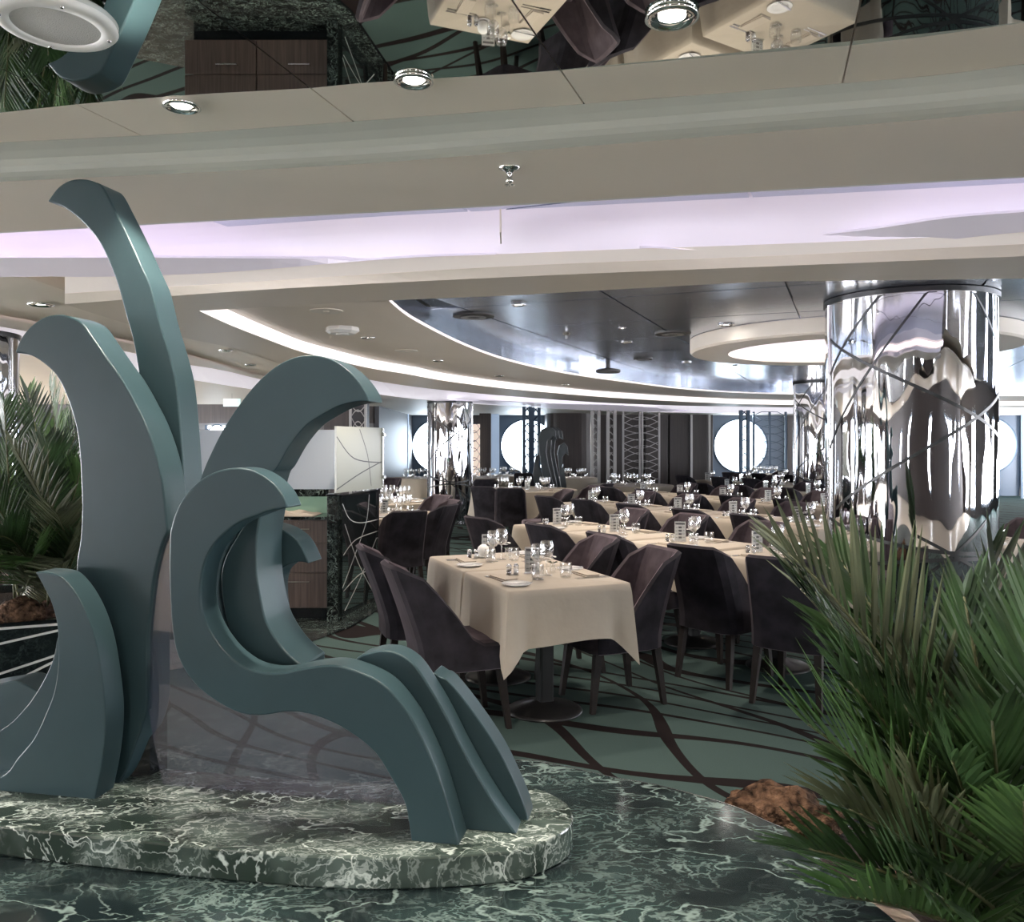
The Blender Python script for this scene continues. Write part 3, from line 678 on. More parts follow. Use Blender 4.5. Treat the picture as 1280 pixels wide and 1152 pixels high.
for (px, py, z, s, wt, lab) in [
    (227, 131, ZC, 1.0, 1.3, 'chrome downlight on the beige strip above the tall fin'),
    (517, 99, ZC, 1.0, 1.3, 'chrome downlight on the edge of the mirror ceiling, second from left'),
    (840, 18, ZC, 1.15, 1.3, 'large tilted chrome downlight in the mirror ceiling at the top'),
    (460, 421, 2.40, 1, 1, 'small downlight in the oval ceiling right of the white octagonal device'),
    (547, 450, 2.40, 1, 1, 'small downlight in the oval ceiling above the far round pillar'),
    (624, 469, 2.40, 1, 1, 'small downlight in the oval ceiling, left of the metal ceiling rim low down'),
    (707, 480, 2.40, 1, 1, 'small distant downlight in the oval ceiling under the metal rim'),
    (648, 380, 2.56, 1, 1, 'downlight in the metal ceiling nearest its left rim'),
    (783, 427, 2.56, 1, 1, 'small downlight in the middle of the metal ceiling'),
    (908, 405, 2.56, 1.2, 1, 'bright downlight in the metal ceiling left of the skylight ring'),
    (858, 452, 2.56, 1, 1, 'small downlight in the metal ceiling below left of the skylight ring'),
    (1268, 402, 2.56, 1, 1, 'downlight in the metal ceiling right of the large pillar'),
    (51, 379, 2.365, 1.2, 1, 'recessed downlight in the lobby ceiling above the left hook'),
    (282, 437, 2.36, 1, .8, 'recessed downlight in the lobby ceiling right of the tall fin, nearer'),
    (313, 455, 2.36, 1, .8, 'recessed downlight in the lobby ceiling right of the tall fin, farther'),
    (25, 405, 2.36, 1, .8, 'recessed downlight in the lobby ceiling above the left pillar')]:
    x, y, z = G(px, py, z); DL.place((x, y, z), 0, lab, 'recessed downlights', s*(.85 if y < 5 else .95)); spot(x, y, z-.02, W*wt)
# lamps added to brighten the foreground, the rows and the room beyond
for k, (x, y) in enumerate([(-1.5, .6), (.2, .4), (1.7, .8), (-.4, -1.6), (1.5, -1.8), (-2.4, -1.2), (-3.2, 1.8)]):
    DL.place((x, y, ZC), 0, 'chrome downlight added on the near ceiling outside the photograph', 'added downlights outside the photograph'); spot(x, y, ZC-.02, W*1.25)
for k, (x, y) in enumerate([(.2, 5.4), (1.0, 7.6), (1.6, 5.2), (3.0, 11.3), (5.5, 9.5), (6.6, 12.4), (4.4, 15.5), (8.5, 15.5), (4.6, 6.5)]):
    spot(x, y, 2.53, W*1.1)
    DL.place((x, y, 2.558), 0, 'tiny added downlight in the metal ceiling among its panels', 'small downlights added to the metal ceiling', .6)
for (x, y) in [(-1.3, 10.8), (-2, 16), (1.5, 20), (6, 21), (-4, 6.5), (-5, 9.5), (-6.0, 13), (11, 20.5)]:
    spot(x, y, 2.27, W*1.2)  # added fill beam with no fitting at the ceiling
# ceiling devices
sp = root('ceiling_speaker', 'round white ceiling loudspeaker at the upper left corner', 'loudspeaker', G(70, 26, ZC))
MB().lathe([(.135, 0), (.138, -.008), (.130, -.016), (.100, -.018), (.098, -.012)], 48, caps=False).build('rim', 'white', sp, smooth=True)
MB().lathe([(.001, -.014), (.098, -.013)], 40, caps=False).build('grille', pm('speaker_grille', (.6, .6, .58), .7, bump=.6, bscale=300), sp)
for k in range(4):
    a = .6+k*PI/2; MB().lathe([(.005, -.0175), (.004, -.020)], 10, (.118*math.cos(a), .118*math.sin(a), 0)).build('screw', 'steel', sp)
sk = root('sprinkler', 'chrome fire sprinkler hanging from the beige soffit', 'sprinkler', G(637, 209, ZS))
MB().lathe([(.034, 0), (.036, -.004), (.016, -.012), (.010, -.02)], 28).build('rose', 'chrome', sk, smooth=True)
MB().lathe([(.009, -.012), (.009, -.040), (.014, -.046), (.005, -.052)], 16).build('body', 'chrome', sk, smooth=True)
m = MB()
for k in range(8):
    a = k*PI/4; m.box(-.002, .002, .006, .017, -.058, -.056, a)
m.build('deflector', 'chrome', sk)
for (px, py, z, nm, lab, kind) in [(428, 409, 2.40, 'smoke_detector', 'white octagonal detector box on the oval ceiling', 0), (592, 394, 2.56, 'ceiling_vent', 'round dark vent in the metal ceiling near its left rim', 1),
    (841, 416, 2.56, 'ceiling_vent', 'round dark vent in the middle of the metal ceiling', 1), (804, 448, 2.56, 'ceiling_vent', 'smaller dark vent low in the metal ceiling', 2), (980, 413, 2.56, 'ceiling_vent', 'flat round cover in the metal ceiling above the skylight ring', 2),
    (760, 455, 2.56, 'ceiling_speaker', 'drum shaped speaker hanging below the metal ceiling', 3), (408, 388, 2.4, 'ceiling_cover', 'flat round cover on the oval ceiling left of the octagonal device', 4), (508, 438, 2.4, 'ceiling_cover', 'flat round cover on the oval ceiling between two downlights', 4),
    (708, 417, 2.56, 'sprinkler', 'small sprinkler in the metal ceiling left of centre', 5)]:
    x, y, z = G(px, py, z); rt = root(nm, lab, {0: 'detector', 1: 'vent', 2: 'vent', 3: 'loudspeaker', 4: 'cover', 5: 'sprinkler'}[kind], (x, y, z))
    if kind == 0:
        MB().lathe([(.125, 0), (.13, -.03), (.10, -.05)], 8).build('housing', 'white', rt, bevel=.004)
        MB().lathe([(.05, -.05), (.045, -.056)], 20).build('cover', 'white', rt)
    elif kind in (1, 2):
        r = .17 if kind == 1 else .12
        MB().lathe([(r, 0), (r, -.012), (r*.9, -.016), (r*.88, -.008)], 36, caps=False).build('rim', 'grey_vent', rt)
        MB().lathe([(.001, -.006), (r*.88, -.006)], 36, caps=False).build('disc', 'grey_vent', rt)
        MB().lathe([(r*.6, -.014), (r*.62, -.02), (r*.3, -.02)], 30, caps=False).build('cone', 'lattice', rt)
    elif kind == 3:
        MB().lathe([(.03, 0), (.03, -.06)], 16).build('stem', 'grey_vent', rt)
        MB().lathe([(.05, -.05), (.16, -.075), (.165, -.10), (.15, -.115), (.001, -.116)], 32, caps=False).build('drum', 'grey_vent', rt)
    elif kind == 4:
        MB().lathe([(.11, 0), (.108, -.006)], 36).build('disc', 'beige_light', rt)
        MB().lathe([(.02, -.006), (.018, -.009)], 12).build('knob', 'beige', rt)
    else:
        MB().lathe([(.04, 0), (.03, -.01), (.012, -.02), (.012, -.05), (.025, -.055)], 20).build('body', 'chrome', rt)

# ================================================================ PLATFORM, PLINTH, SCULPTURE
ZP, ZT = .40, .482
far = [G(1027, 1077, ZP), G(1001, 1046, ZP), G(955, 1025, ZP), G(909, 1005, ZP), G(824, 982, ZP), G(771, 972.5, ZP), G(705, 958, ZP), G(651, 950, ZP), (-.22, 2.90, ZP), (-.5, 2.76, ZP), (-1.0, 2.82, ZP), (-1.7, 2.98, ZP), (-2.6, 3.1, ZP), (-4, 3.2, ZP)]
fp = [(v.x, v.y) for v in smooth_line(far, 5)]
poly = fp+[(-4, 1.45), (-1, 1.55), (.4, 1.50), (.86, 1.60), (.93, 1.85)]
pf = root('marble_platform', 'raised dark green veined marble platform carrying the wave sculpture', 'platform')
MB().prism(poly[::-1], ZP-.03, ZP).build('top_slab', 'marble', pf, bevel=.002)
MB().prism([(x*.985, y*.985+.02) for x, y in poly][::-1], 0, ZP-.031).build('side_wall', 'marble_black', pf)
en = [Vector((x, y, 0)) for x, y in fp]
m = MB(); m.strip([(v.x, v.y+.001, ZP-.012) for v in en], [(v.x, v.y+.001, ZP+.0006) for v in en]); m.strip([(v.x, v.y+.001, ZP+.0006) for v in en], [(v.x+.002, v.y+.005, ZP+.0006) for v in en])
m.build('edge_trim', 'steel', pf)
nf = [(-200, 1000), (0, 1032), (180, 1051), (283, 1061), (411, 1070), (514, 1071), (617, 1065), (660, 1058), (690, 1046), (710, 1034), (716.5, 1020), (710, 1005), (692, 993), (668, 984), (630, 978)]
pp = [G(x, y, ZT) for x, y in nf]+[(-.12, 2.62, 0), (-.314, 2.56, 0), (-.7, 2.60, 0), (-1.105, 2.68, 0), (-1.8, 2.8, 0), (-2.3, 2.7, 0), (-2.4, 2.5, 0)]
pp = [(v.x, v.y) for v in smooth_line(pp, 6)]
pt = root('plinth', 'low rounded green marble plinth under the wave sculpture', 'plinth', (0, 0, 0))
MB().prism(pp, ZP+.001, ZT).build('slab', 'marble_top', pt, bevel=.006)

NV = Vector((math.sin(math.radians(11)), math.cos(math.radians(11)), 0))
def onplane(px, py, k):                       # point of the vertical plane P.NV = k
    d = k/(NV.x*(px-640)/F+NV.y)
    return Vector(((px-640)*d/F, d, max(ZT-.002, H-(py-YH)*d/F)))
def slab(pts, k, th, name='wave_slab', mt='teal', par=None, corners=(), bev=.005, dens=5, label=None):
    P = [onplane(x, y, k) for x, y in pts]; n = len(P); out = []
    cs = {i % n for i in corners}
    for i in range(n):
        p1, p2 = P[i], P[(i+1) % n]
        p0 = P[i-1] if i not in cs else p1*2-p2
        p3 = P[(i+2) % n] if (i+1) % n not in cs else p2*2-p1
        for j in range(dens):
            t = j/dens
            v = .5*((2*p1)+(p2-p0)*t+(2*p0-5*p1+4*p2-p3)*t*t+(3*p1-p0-3*p2+p3)*t**3)
            v.z = max(v.z, ZT-.002); out.append(v)
    clean = [out[0]]
    for v in out[1:]:
        if (v-clean[-1]).length > .0015: clean.append(v)
    N = len(clean); bmx = bmesh.new()
    fv = [bmx.verts.new(v) for v in clean]; bv = [bmx.verts.new(v+NV*th) for v in clean]
    f1 = bmx.faces.new(fv); f2 = bmx.faces.new(bv[::-1])
    for i in range(N):
        f = bmx.faces.new((fv[i], bv[i], bv[(i+1) % N], fv[(i+1) % N])); f.smooth = True
    bmesh.ops.recalc_face_normals(bmx, faces=bmx.faces)
    me = bpy.data.meshes.new(name); bmx.to_mesh(me); bmx.free(); me.materials.append(M[mt])
    o = bpy.data.objects.new(name, me); link(o, par)
    if bev:
        b = o.modifiers.new('b', 'BEVEL'); b.width = bev; b.segments = 3; b.limit_method = 'ANGLE'; b.angle_limit = math.radians(50); b.harden_normals = False
    me.set_sharp_from_angle(angle=math.radians(50))
    if label: o['label'] = label
    return o
sc = root('wave_sculpture', 'large teal lacquered sculpture of layered curling waves on the marble plinth', 'sculpture')
Tf = [(59, 251.5), (72.5, 234), (88, 225), (105, 223.7), (118, 227), (128, 233), (141, 257), (160, 295), (177.5, 333.6), (189, 360), (198.5, 398.5), (210, 437), (219.5, 475), (225, 524.5), (229, 582), (230, 616), (231, 700), (230, 800), (190, 800), (189, 700), (186, 600), (181, 520), (172, 460), (166, 425), (156.5, 391), (147, 356.5), (135.5, 326), (124, 303), (111, 286), (95.5, 270.6), (76, 257)]
slab(Tf, 2.42, .11, par=sc, corners=(0, 17, 18), label='tall curved fin at the back')
Bf = [(18, 440.5), (27, 421), (40, 406), (57, 395.5), (76, 393), (90, 396.6), (103, 404), (118, 425), (134, 448), (153, 475), (168, 501.6), (183, 532), (195, 566.6), (202, 597), (207, 639), (209.5, 664), (200.6, 686), (192, 724), (187, 766), (184, 804), (184, 850), (182, 892), (168, 934.5), (156.7, 965), (148, 990), (138, 990), (128, 920), (115, 850), (100, 760), (95.5, 709), (100, 674.6), (102, 639), (101, 601), (98.5, 559), (93.5, 528), (84, 498), (72.5, 473), (57, 456), (38, 444)]
slab(Bf, 2.285, .12, par=sc, corners=(0, 15, 24, 25), label='broad left hook')
Sf = [(44, 714.7), (63, 716), (78, 722), (95.5, 743), (111, 774), (122, 812), (130, 866), (132, 904), (128, 950), (118.5, 1010), (0, 1010), (-60, 1010), (-60, 1000), (0, 971), (23, 946), (42, 923), (57, 892), (67, 866), (72, 835), (72.6, 808), (70.7, 778), (63, 751), (53.5, 732)]
slab(Sf, 2.17, .085, par=sc, corners=(0, 9, 11, 12), label='short pointed fin at front left')
S2 = [(72, 795), (76, 850), (80, 1000), (-80, 1010), (-80, 955), (0, 913), (31, 885), (50, 858), (65, 827)]
slab(S2, 2.262, .05, par=sc, corners=(0, 2, 3, 4))
S3 = [(-80, 880), (-40, 862), (0, 854), (20, 851), (38, 859), (60, 880), (60, 1010), (-80, 1010)]
slab(S3, 2.32, .11, par=sc, corners=(0, 4, 6, 7))
Rf = [(250, 599), (260, 574), (279, 536), (302, 501.6), (324.5, 475), (347.5, 456), (370, 446), (393, 444), (414, 449), (431.5, 459.6), (447, 475), (458, 492), (461, 501.6), (447, 501.6), (424, 507), (401, 519), (382, 532), (363, 555), (347.5, 582), (340, 593), (332, 625), (325, 660), (240, 660), (240, 625)]
slab(Rf, 2.30, .12, par=sc, corners=(12, 21, 22), label='right hook rising behind the curl')
C1 = [(330, 618), (325, 646), (321, 674.6), (321, 713), (325, 743), (332, 774), (344, 797), (359, 816), (378, 832), (375, 860), (330, 850), (300, 820), (283, 775), (276, 728), (281, 697.6), (298, 667), (312, 640), (300, 622)]
slab(C1, 2.215, .16, par=sc, corners=(0, 8, 9), label='inner crescent inside the curl')
C0 = [(298, 667), (284, 690), (275, 728), (280, 768), (300, 810), (325, 835), (300, 850), (262, 830), (240, 780), (238, 720), (255, 670), (275, 640), (300, 630)]
slab(C0, 2.27, .10, par=sc, corners=())
C2 = [(330, 655), (342, 658), (355, 663), (369, 673), (378, 686), (386, 704), (372.5, 702), (357, 707), (346, 717), (342, 735), (344, 765), (350, 790), (330, 800), (318, 760), (316, 700)]
slab(C2, 2.385, .10, par=sc, corners=(0, 5), label='small curl behind the crescent')
A3 = [(540, 850), (552, 847), (563, 854), (591, 889), (622, 935), (642.5, 976), (655, 1006), (660.5, 1040), (600, 1040), (570, 960)]
slab(A3, 2.275, .085, par=sc, corners=(7, 8))
A2 = [(430, 850), (444.6, 823.6), (460, 816), (478, 813), (498.6, 817), (519, 832), (539.7, 863), (557.7, 894), (575.7, 930), (601, 976), (627, 1017), (646, 1060), (572, 1060), (560, 1000), (530, 930), (480, 880)]
slab(A2, 2.19, .08, par=sc, corners=(0, 11, 12))
Af = [(514, 1070), (509, 1017), (502.7, 997), (488, 971), (468, 940), (437, 915), (406, 899), (380, 891), (355, 890), (329, 894), (303, 892), (278, 881), (252, 863), (234, 842.6), (221, 817), (215, 786), (212, 745), (211, 704), (212, 665), (218.5, 642), (231, 619), (252, 598.5), (275, 587.5), (298, 584.7), (319, 589), (339, 602), (352, 617), (360, 634.5), (339, 638), (319, 645), (298, 653.5), (278, 669), (262, 689.5), (253, 714), (250, 745), (254.5, 771), (267, 796), (285, 818.5), (308.5, 835), (334, 841), (357, 840), (375, 836), (411, 831), (437, 835.4), (468, 848), (488, 863), (509, 889), (524, 914.6), (545, 961), (560, 1007), (574, 1075)]
slab(Af, 2.10, .088, par=sc, corners=(0, 18, 27, 50), label='front wave curling over into a long foot')
Pn = [(211, 664), (201, 686), (192, 724), (186, 766), (183, 804), (183, 843), (186, 885), (193, 930), (204, 1000), (560, 1040), (545, 960), (505, 925), (450, 885), (400, 872), (330, 868), (270, 845), (238, 800), (228, 740), (226, 690)]
slab(Pn, 2.30, .012, 'glass_panel', 'tint', sc, corners=(0, 8, 9), bev=0, label='smoky tinted glass sheet between the waves')
MB().prism([(-1.27, 2.60), (-1.13, 2.62), (-1.10, 2.68), (-1.24, 2.70)], ZT, .72).build('foot_block', 'black', sc)

# small dark sculpture far away (same kind)
bs = root('wave_sculpture', 'small dark green sculpture of curling waves far off by the second porthole', 'sculpture', (xw(688, 16.5), 16.5, 0)); bs.scale = (.82, 1, 1)
def ss(pts, y, th):
    m = MB(); n = len(pts); m.add([(x, y, z) for x, z in pts]+[(x, y+th, z) for x, z in pts], [tuple(range(n)), tuple(range(2*n-1, n-1, -1))]+[(i, n+i, n+(i+1) % n, (i+1) % n) for i in range(n)])
    m.build('wave_slab', 'teal_dark', bs, bevel=.01)
def hook(x0, s, top, lean):
    c = [(x0+lean*0, .3), (x0-.12*s, .8), (x0-.22*s, 1.3), (x0-.25*s, top-.25), (x0-.16*s, top-.06), (x0+.02, top), (x0+.17*s, top-.08), (x0+.2*s, top-.25), (x0+.1*s, top-.2), (x0-.02, top-.28), (x0-.05*s, top-.5), (x0+.0, 1.1), (x0+.12*s, .7), (x0+.2*s, .3)]
    return [(v.x, v.y) for v in [Vector((a, b, 0)) for a, b in c]]
ss(hook(-.05, 1, 1.84, 0), 0, .12); ss(hook(.06, .9, 1.84, 0), .16, .1); ss(hook(.16, .85, 1.83, 0), .3, .1); ss(hook(.30, .6, 1.52, 0), -.14, .1)
ss([(-.3, .3), (-.42, .9), (-.35, 1.25), (-.22, 1.32), (-.28, 1.1), (-.15, .8), (-.05, .3)], .1, .1)
MB().box(-.6, .6, -.3, .5, 0, .3).build('pedestal', 'marble_black', bs)

# ================================================================ SERVICE STATION
st = root('serving_station', 'oak drawer cabinet with black marble post and linens on top', 'cabinet', (-2.0, 7.2, 0))
xr = G(411, 775, 0)[0]*1.0; xr = (411-640)*7.2/F; xl_ = -2.75
def rel(x): return x+2.0
MB().box(rel(xl_), rel(xr), .02, .62, .10, .86).build('carcass', 'wood', st)
MB().box(rel(xl_), rel(xr), .06, .62, 0, .10).build('toe_kick', 'black', st)
MB().box(rel(xl_), rel(xr), -.01, .62, .86, .885).build('counter_top', 'marble_black', st, bevel=.003)
for c in range(2):
    for (z0, z1) in ((.11, .40), (.41, .655), (.665, .85)):
        a0, a1 = rel(xr)-.62*(c+1)+.006, rel(xr)-.62*c-.006
        d = MB().box(a0, a1, 0, .02, z0, z1).build('drawer', 'wood', st, bevel=.002)
        zc = z1-.07; xc = (a0+a1)/2+.06
        MB().tube([(xc-.09, 0, zc), (xc-.09, -.03, zc), (xc+.09, -.03, zc), (xc+.09, 0, zc)], .005, 6).build('handle', 'chrome', d)
        if z1 > .8: MB().lathe([(.008, 0), (.008, .004)], 10).build('lock', 'chrome', d, loc=(xc, -.004, z1-.025))
ps = root('marble_post', 'black veined marble end post of the serving station', 'post', ((417.5-640)*7.15/F, 7.1, 0))
MB().box(-.045, .045, -.02, .10, 0, 1.07).build('shaft', 'marble_black', ps, bevel=.002)
MB().box(-.05, .05, -.025, .11, 1.07, 1.085).build('cap', 'black', ps, bevel=.002)
a, b = Vector(G(428, 776, 0)), Vector(G(472, 753, 0)); dv = (b-a).normalized(); L_ = (b-a).length; az = math.atan2(dv.y, dv.x)
gp = root('glass_screen_panel', 'black mirror glass end panel with etched white curved lines', 'panel', tuple(a), az)
MB().box(0, L_, -.0, .05, .03, 1.06).build('pane', 'dark_glass', gp)
MB().box(-.005, L_+.01, -.008, .06, 0, .035).build('base_rail', 'marble_black', gp)
MB().box(-.005, L_+.01, -.01, .06, 1.055, 1.075).build('top_rail', 'black', gp)
MB().box(L_-.02, L_+.015, -.01, .06, 0, 1.07).build('end_rail', 'chrome', gp)
def arcline(pts, w_, par, mt='linelight', y=-.002, name='etched_line'):
    P = smooth_line([(x, z, 0) for x, z in pts], 6); m = MB(); up = []; lo = []
    for i, p in enumerate(P):
        t = (P[min(i+1, len(P)-1)]-P[max(i-1, 0)]).normalized(); q = Vector((-t.y, t.x, 0))*w_
        up.append((p.x+q.x, y, p.y+q.y)); lo.append((p.x-q.x, y, p.y-q.y))
    m.strip(lo, up).build(name, mt, par)
for pts in ([(0, 1.0), (.15, .86), (.4, .80), (L_-.03, .79)], [(.05, .82), (.35, .45), (.75, .1)], [(0, .28), (.3, .55), (.55, .8), (.62, 1.04)], [(.02, .56), (.3, .66), (L_-.03, .68)],
            [(.05, .08), (.4, .3), (L_-.03, .62)], [(.02, .25), (.4, .34), (L_-.03, .33)]):
    arcline(pts, .004, gp)
# upper glass panels
ug = root('back_painted_glass', 'beige glass screen with dark curved lines above the serving station', 'panel', tuple(a+dv*0-Vector((.05, 0, 0))), az-.12)
MB().box(0, L_, -.0, .02, 1.09, 1.66).build('pane', 'glass_beige', ug)
for pts in ([(0, 1.57), (.3, 1.38), (L_-.02, 1.33)], [(.0, 1.12), (.4, 1.24), (L_-.02, 1.34)], [(.4, 1.64), (.55, 1.4), (.62, 1.12)]):
    arcline(pts, .005, ug, 'linedark')
MB().tube([(L_+.0, -.01, 1.1), (L_+.0, -.01, 1.66)], .008, 6).build('edge_rod', 'steel', ug)
for z in (1.18, 1.58): MB().box(L_-.02, L_+.02, -.03, .03, z, z+.03).build('clamp', 'steel', ug)
tag(MB().box(-3.1, (418-640)*7.6/F, 7.58, 7.6, 1.10, 1.635).build('frosted_screen', 'screen'), 'pale frosted glass screen above the station linens', 'screen')
tag(MB().box(-3.1, (411-640)*7.58/F, 7.56, 7.62, 1.035, 1.10).build('marble_ledge', 'marble_black'), 'black marble ledge under the frosted glass screen', 'ledge')
tag(MB().box(-3.1, (411-640)*7.6/F, 7.60, 7.64, .885, 1.035).build('green_glass_splashback', 'green_glass'), 'green glass splashback behind the folded linens', 'splashback')
ln = MB(); K = 22
g = [[(-2.62+.92*i/K, 7.26+.26*j/4, .888+.045*(math.sin(PI*i/K)**.5)*(.7+.3*math.sin(i*1.3+j))) for i in range(K+1)] for j in range(5)]
for j in range(4): ln.strip(g[j], g[j+1])
ln.strip([(x, y-.02, .887) for x, y, z in g[0]], g[0]); ln.strip(g[4], [(x, y+.02, .887) for x, y, z in g[4]])
tag(ln.build('folded_linen', 'cloth', smooth=True), 'heap of cream linen lying on the serving station', 'linen')

# ================================================================ TABLES AND CHAIRS
def chair_proto():
    rt = root('dining_chair', '', 'chair')
    # plan of the shell: from the right front round the back to the left front; forward is +Y
    w, yb = .235, -.235
    half = [(w-.005, .22), (w, .15), (w, .09), (w, .03), (w, -.03), (w, -.08), (w-.003, -.13), (w-.015, -.18), (w-.045, -.222), (w-.10, -.238), (w-.16, -.241), (0, -.242)]
    path = half+[(-x, y) for x, y in half[-2::-1]]
    def top(y, x):
        if y > -.13: return .455+.355*max(0, (.05-y)/.18) if y < .05 else .455
        return .81+.06*min(1, (-.13-y)/.09)
    def lean(y, z): return -.15*max(0, (z-.42)/.45)**1.2*min(1, max(0, (.20-y)/.40))
    def layer(inset, z0):
        rows = []
        K = 7
        n = len(path)
        cols = []
        for i, (x, y) in enumerate(path):
            p0, p1 = path[max(i-1, 0)], path[min(i+1, n-1)]; t = Vector((p1[0]-p0[0], p1[1]-p0[1])).normalized(); nn = Vector((-t.y, t.x))
            if nn.dot(Vector((x, y-.05))) > 0: nn = -nn
            xx, yy = x+nn.x*inset, y+nn.y*inset
            zt = top(y, x)
            cols.append([(xx*(1-.07*max(0, (z-.45)/.42)+(-.06 if z < .36 else 0)*0), yy+lean(y, z), z) for z in [z0+(zt-z0)*k/K for k in range(K+1)]])
        return cols
    out = layer(0, .335); inn = layer(.042, .40)
    m = MB()
    for i in range(len(out)-1): m.strip(out[i], out[i+1])
    # rolled top edge
    rim = [((a[-1][0]+b[-1][0])/2, (a[-1][1]+b[-1][1])/2, max(a[-1][2], b[-1][2])+.014) for a, b in zip(out, inn)]
    m.strip([a[-1] for a in out], rim)
    m.strip([a[0] for a in out], [(0*a[0][0]+a[0][0]*.9, a[0][1]*.9, .325) for a in out])
    m.build('backrest', 'velvet', rt, smooth=True)
    m = MB()
    for i in range(len(inn)-1): m.strip(inn[i+1], inn[i])
    m.strip(rim, [a[-1] for a in inn]); m.build('inner_padding', 'velvet_lit', rt, smooth=True)
    s = MB(); pr = [(-.2, -.18), (.2, -.18), (.212, .12), (.215, .22), (.19, .255), (.0, .268), (-.19, .255), (-.215, .22), (-.212, .12)]
    n = len(pr)
    lay = [[(x*f, y*f, z) for x, y in pr] for f, z in ((.94, .33), (1, .36), (1.0, .44), (.97, .465), (.85, .478), (.4, .482))]
    for a, b in zip(lay[:-1], lay[1:]): s.add(a+b, [(i, (i+1) % n, n+(i+1) % n, n+i) for i in range(n)])
    s.add(lay[-1], [tuple(range(n))]); s.add(lay[0], [tuple(range(n))[::-1]])
    s.build('seat', 'velvet_lit', rt, smooth=True)
    for sx, sy in ((-1, 1), (1, 1), (-1, -1), (1, -1)):
        xt, yt, xb, yb_ = sx*.175, sy*.19+.0, sx*.195, sy*.235
        l = MB()
        l.add([(xb-.014, yb_-.014, 0), (xb+.014, yb_-.014, 0), (xb+.014, yb_+.014, 0), (xb-.014, yb_+.014, 0), (xt-.022, yt-.022, .345), (xt+.022, yt-.022, .345), (xt+.022, yt+.022, .345), (xt-.022, yt+.022, .345)],
              [(0, 3, 2, 1), (4, 5, 6, 7), (0, 1, 5, 4), (1, 2, 6, 5), (2, 3, 7, 6), (3, 0, 4, 7)])
        l.build('leg', 'walnut_dark', rt)
    return rt
CH = Once(chair_proto())
CHP = []; TBL = []
RTS0 = [(-1.42, 9.0, .62), (-1.66, 10.9, .62), (.2, 13.7, .85), (2.15, 15.2, .75), (-.68, 18.6, .62), (1.36, 18.4, .5), (-2.02, 18.3, .62), (.05, 19.6, .62), (6.1, 20.3, .62), (-1.18, 16, .42), (.69, 16.5, .5)]
def chair(x, y, facing_deg, label, group='plum velvet dining chairs'):
    for q in CHP:
        if (q[0]-x)**2+(q[1]-y)**2 < .40**2: return None
    if any((q[0]-x)**2+(q[1]-y)**2 < .42**2 for q in TBL) or any((q[0]-x)**2+(q[1]-y)**2 < (q[2]*.72+.03)**2 for q in RTS0): return None
    CHP.append((x, y))
    # facing_deg: direction the sitter looks, measured from +X
    return CH.place((x, y, 0), math.radians(facing_deg-90+R_.uniform(-3, 3)), label, group)

def square_cloth(seed, hw=.362, hd=.352, drop=.285):
    rr = random.Random(seed); N = 96; per = []
    def perim(t):
        t = t % 1; L4 = [2*hw, 2*hd, 2*hw, 2*hd]; tot = sum(L4); s = t*tot
        cs = [(-hw, -hd), (hw, -hd), (hw, hd), (-hw, hd)]
        for k in range(4):
            if s <= L4[k] or k == 3:
                a, b = cs[k], cs[(k+1) % 4]; u = min(1, s/L4[k]); d = min(s, L4[k]-s)
                nx, ny = [(0, -1), (1, 0), (0, 1), (-1, 0)][k]
                return a[0]+(b[0]-a[0])*u, a[1]+(b[1]-a[1])*u, nx, ny, d, (a if u < .5 else b)
            s -= L4[k]
    rows = []
    ph = [rr.uniform(0, 6) for _ in range(4)]
    K = 9
    for k in range(K+1):
        q = k/K; row = []
        for i in range(N):
            x, y, nx, ny, d, c = perim(i/N); cl = Vector((c[0], c[1])).normalized()
            cp = math.exp(-(d/.045)**2); side = math.exp(-((d-.10)/.045)**2)
            wv = .010*math.sin(i*.42+ph[0])+.008*math.sin(i*.23+ph[1])
            off = .006+q*(.022+wv-.035*side*(1-cp))
            xx = x+nx*off*(1-cp)+cl.x*cp*(.006+q*.050); yy = y+ny*off*(1-cp)+cl.y*cp*(.006+q*.050)
            dz = q*(drop+.150*math.exp(-(d/.062)**1.6)+.012*math.sin(i*.3+ph[2]))
            zz = .752-(dz if q > 0 else 0)
            if q == 0: zz = .752
            row.append((xx if q else x, yy if q else y, zz))
        rows.append(row)
    m = MB()
    flat = [(x*.97, y*.97, .757) for x, y, z in rows[0]]
    m.add([(0, 0, .757)], []); base = len(m.v)-1
    m.v += flat; n0 = base+1
    for i in range(N): m.f.append((base, n0+i, n0+(i+1) % N))
    m.add(flat+rows[0], [(i, N+i, N+(i+1) % N, (i+1) % N)[::1] for i in range(N)])
    for a, b in zip(rows[:-1], rows[1:]):
        m.add(a+b, [(i, N+i, N+(i+1) % N, (i+1) % N) for i in range(N)])
    me = m.mesh('tablecloth', 'cloth', True); bmx = bmesh.new(); bmx.from_mesh(me); bmesh.ops.remove_doubles(bmx, verts=bmx.verts, dist=.0004); bmx.to_mesh(me); bmx.free()
    me.set_sharp_from_angle(angle=math.radians(60)); return me
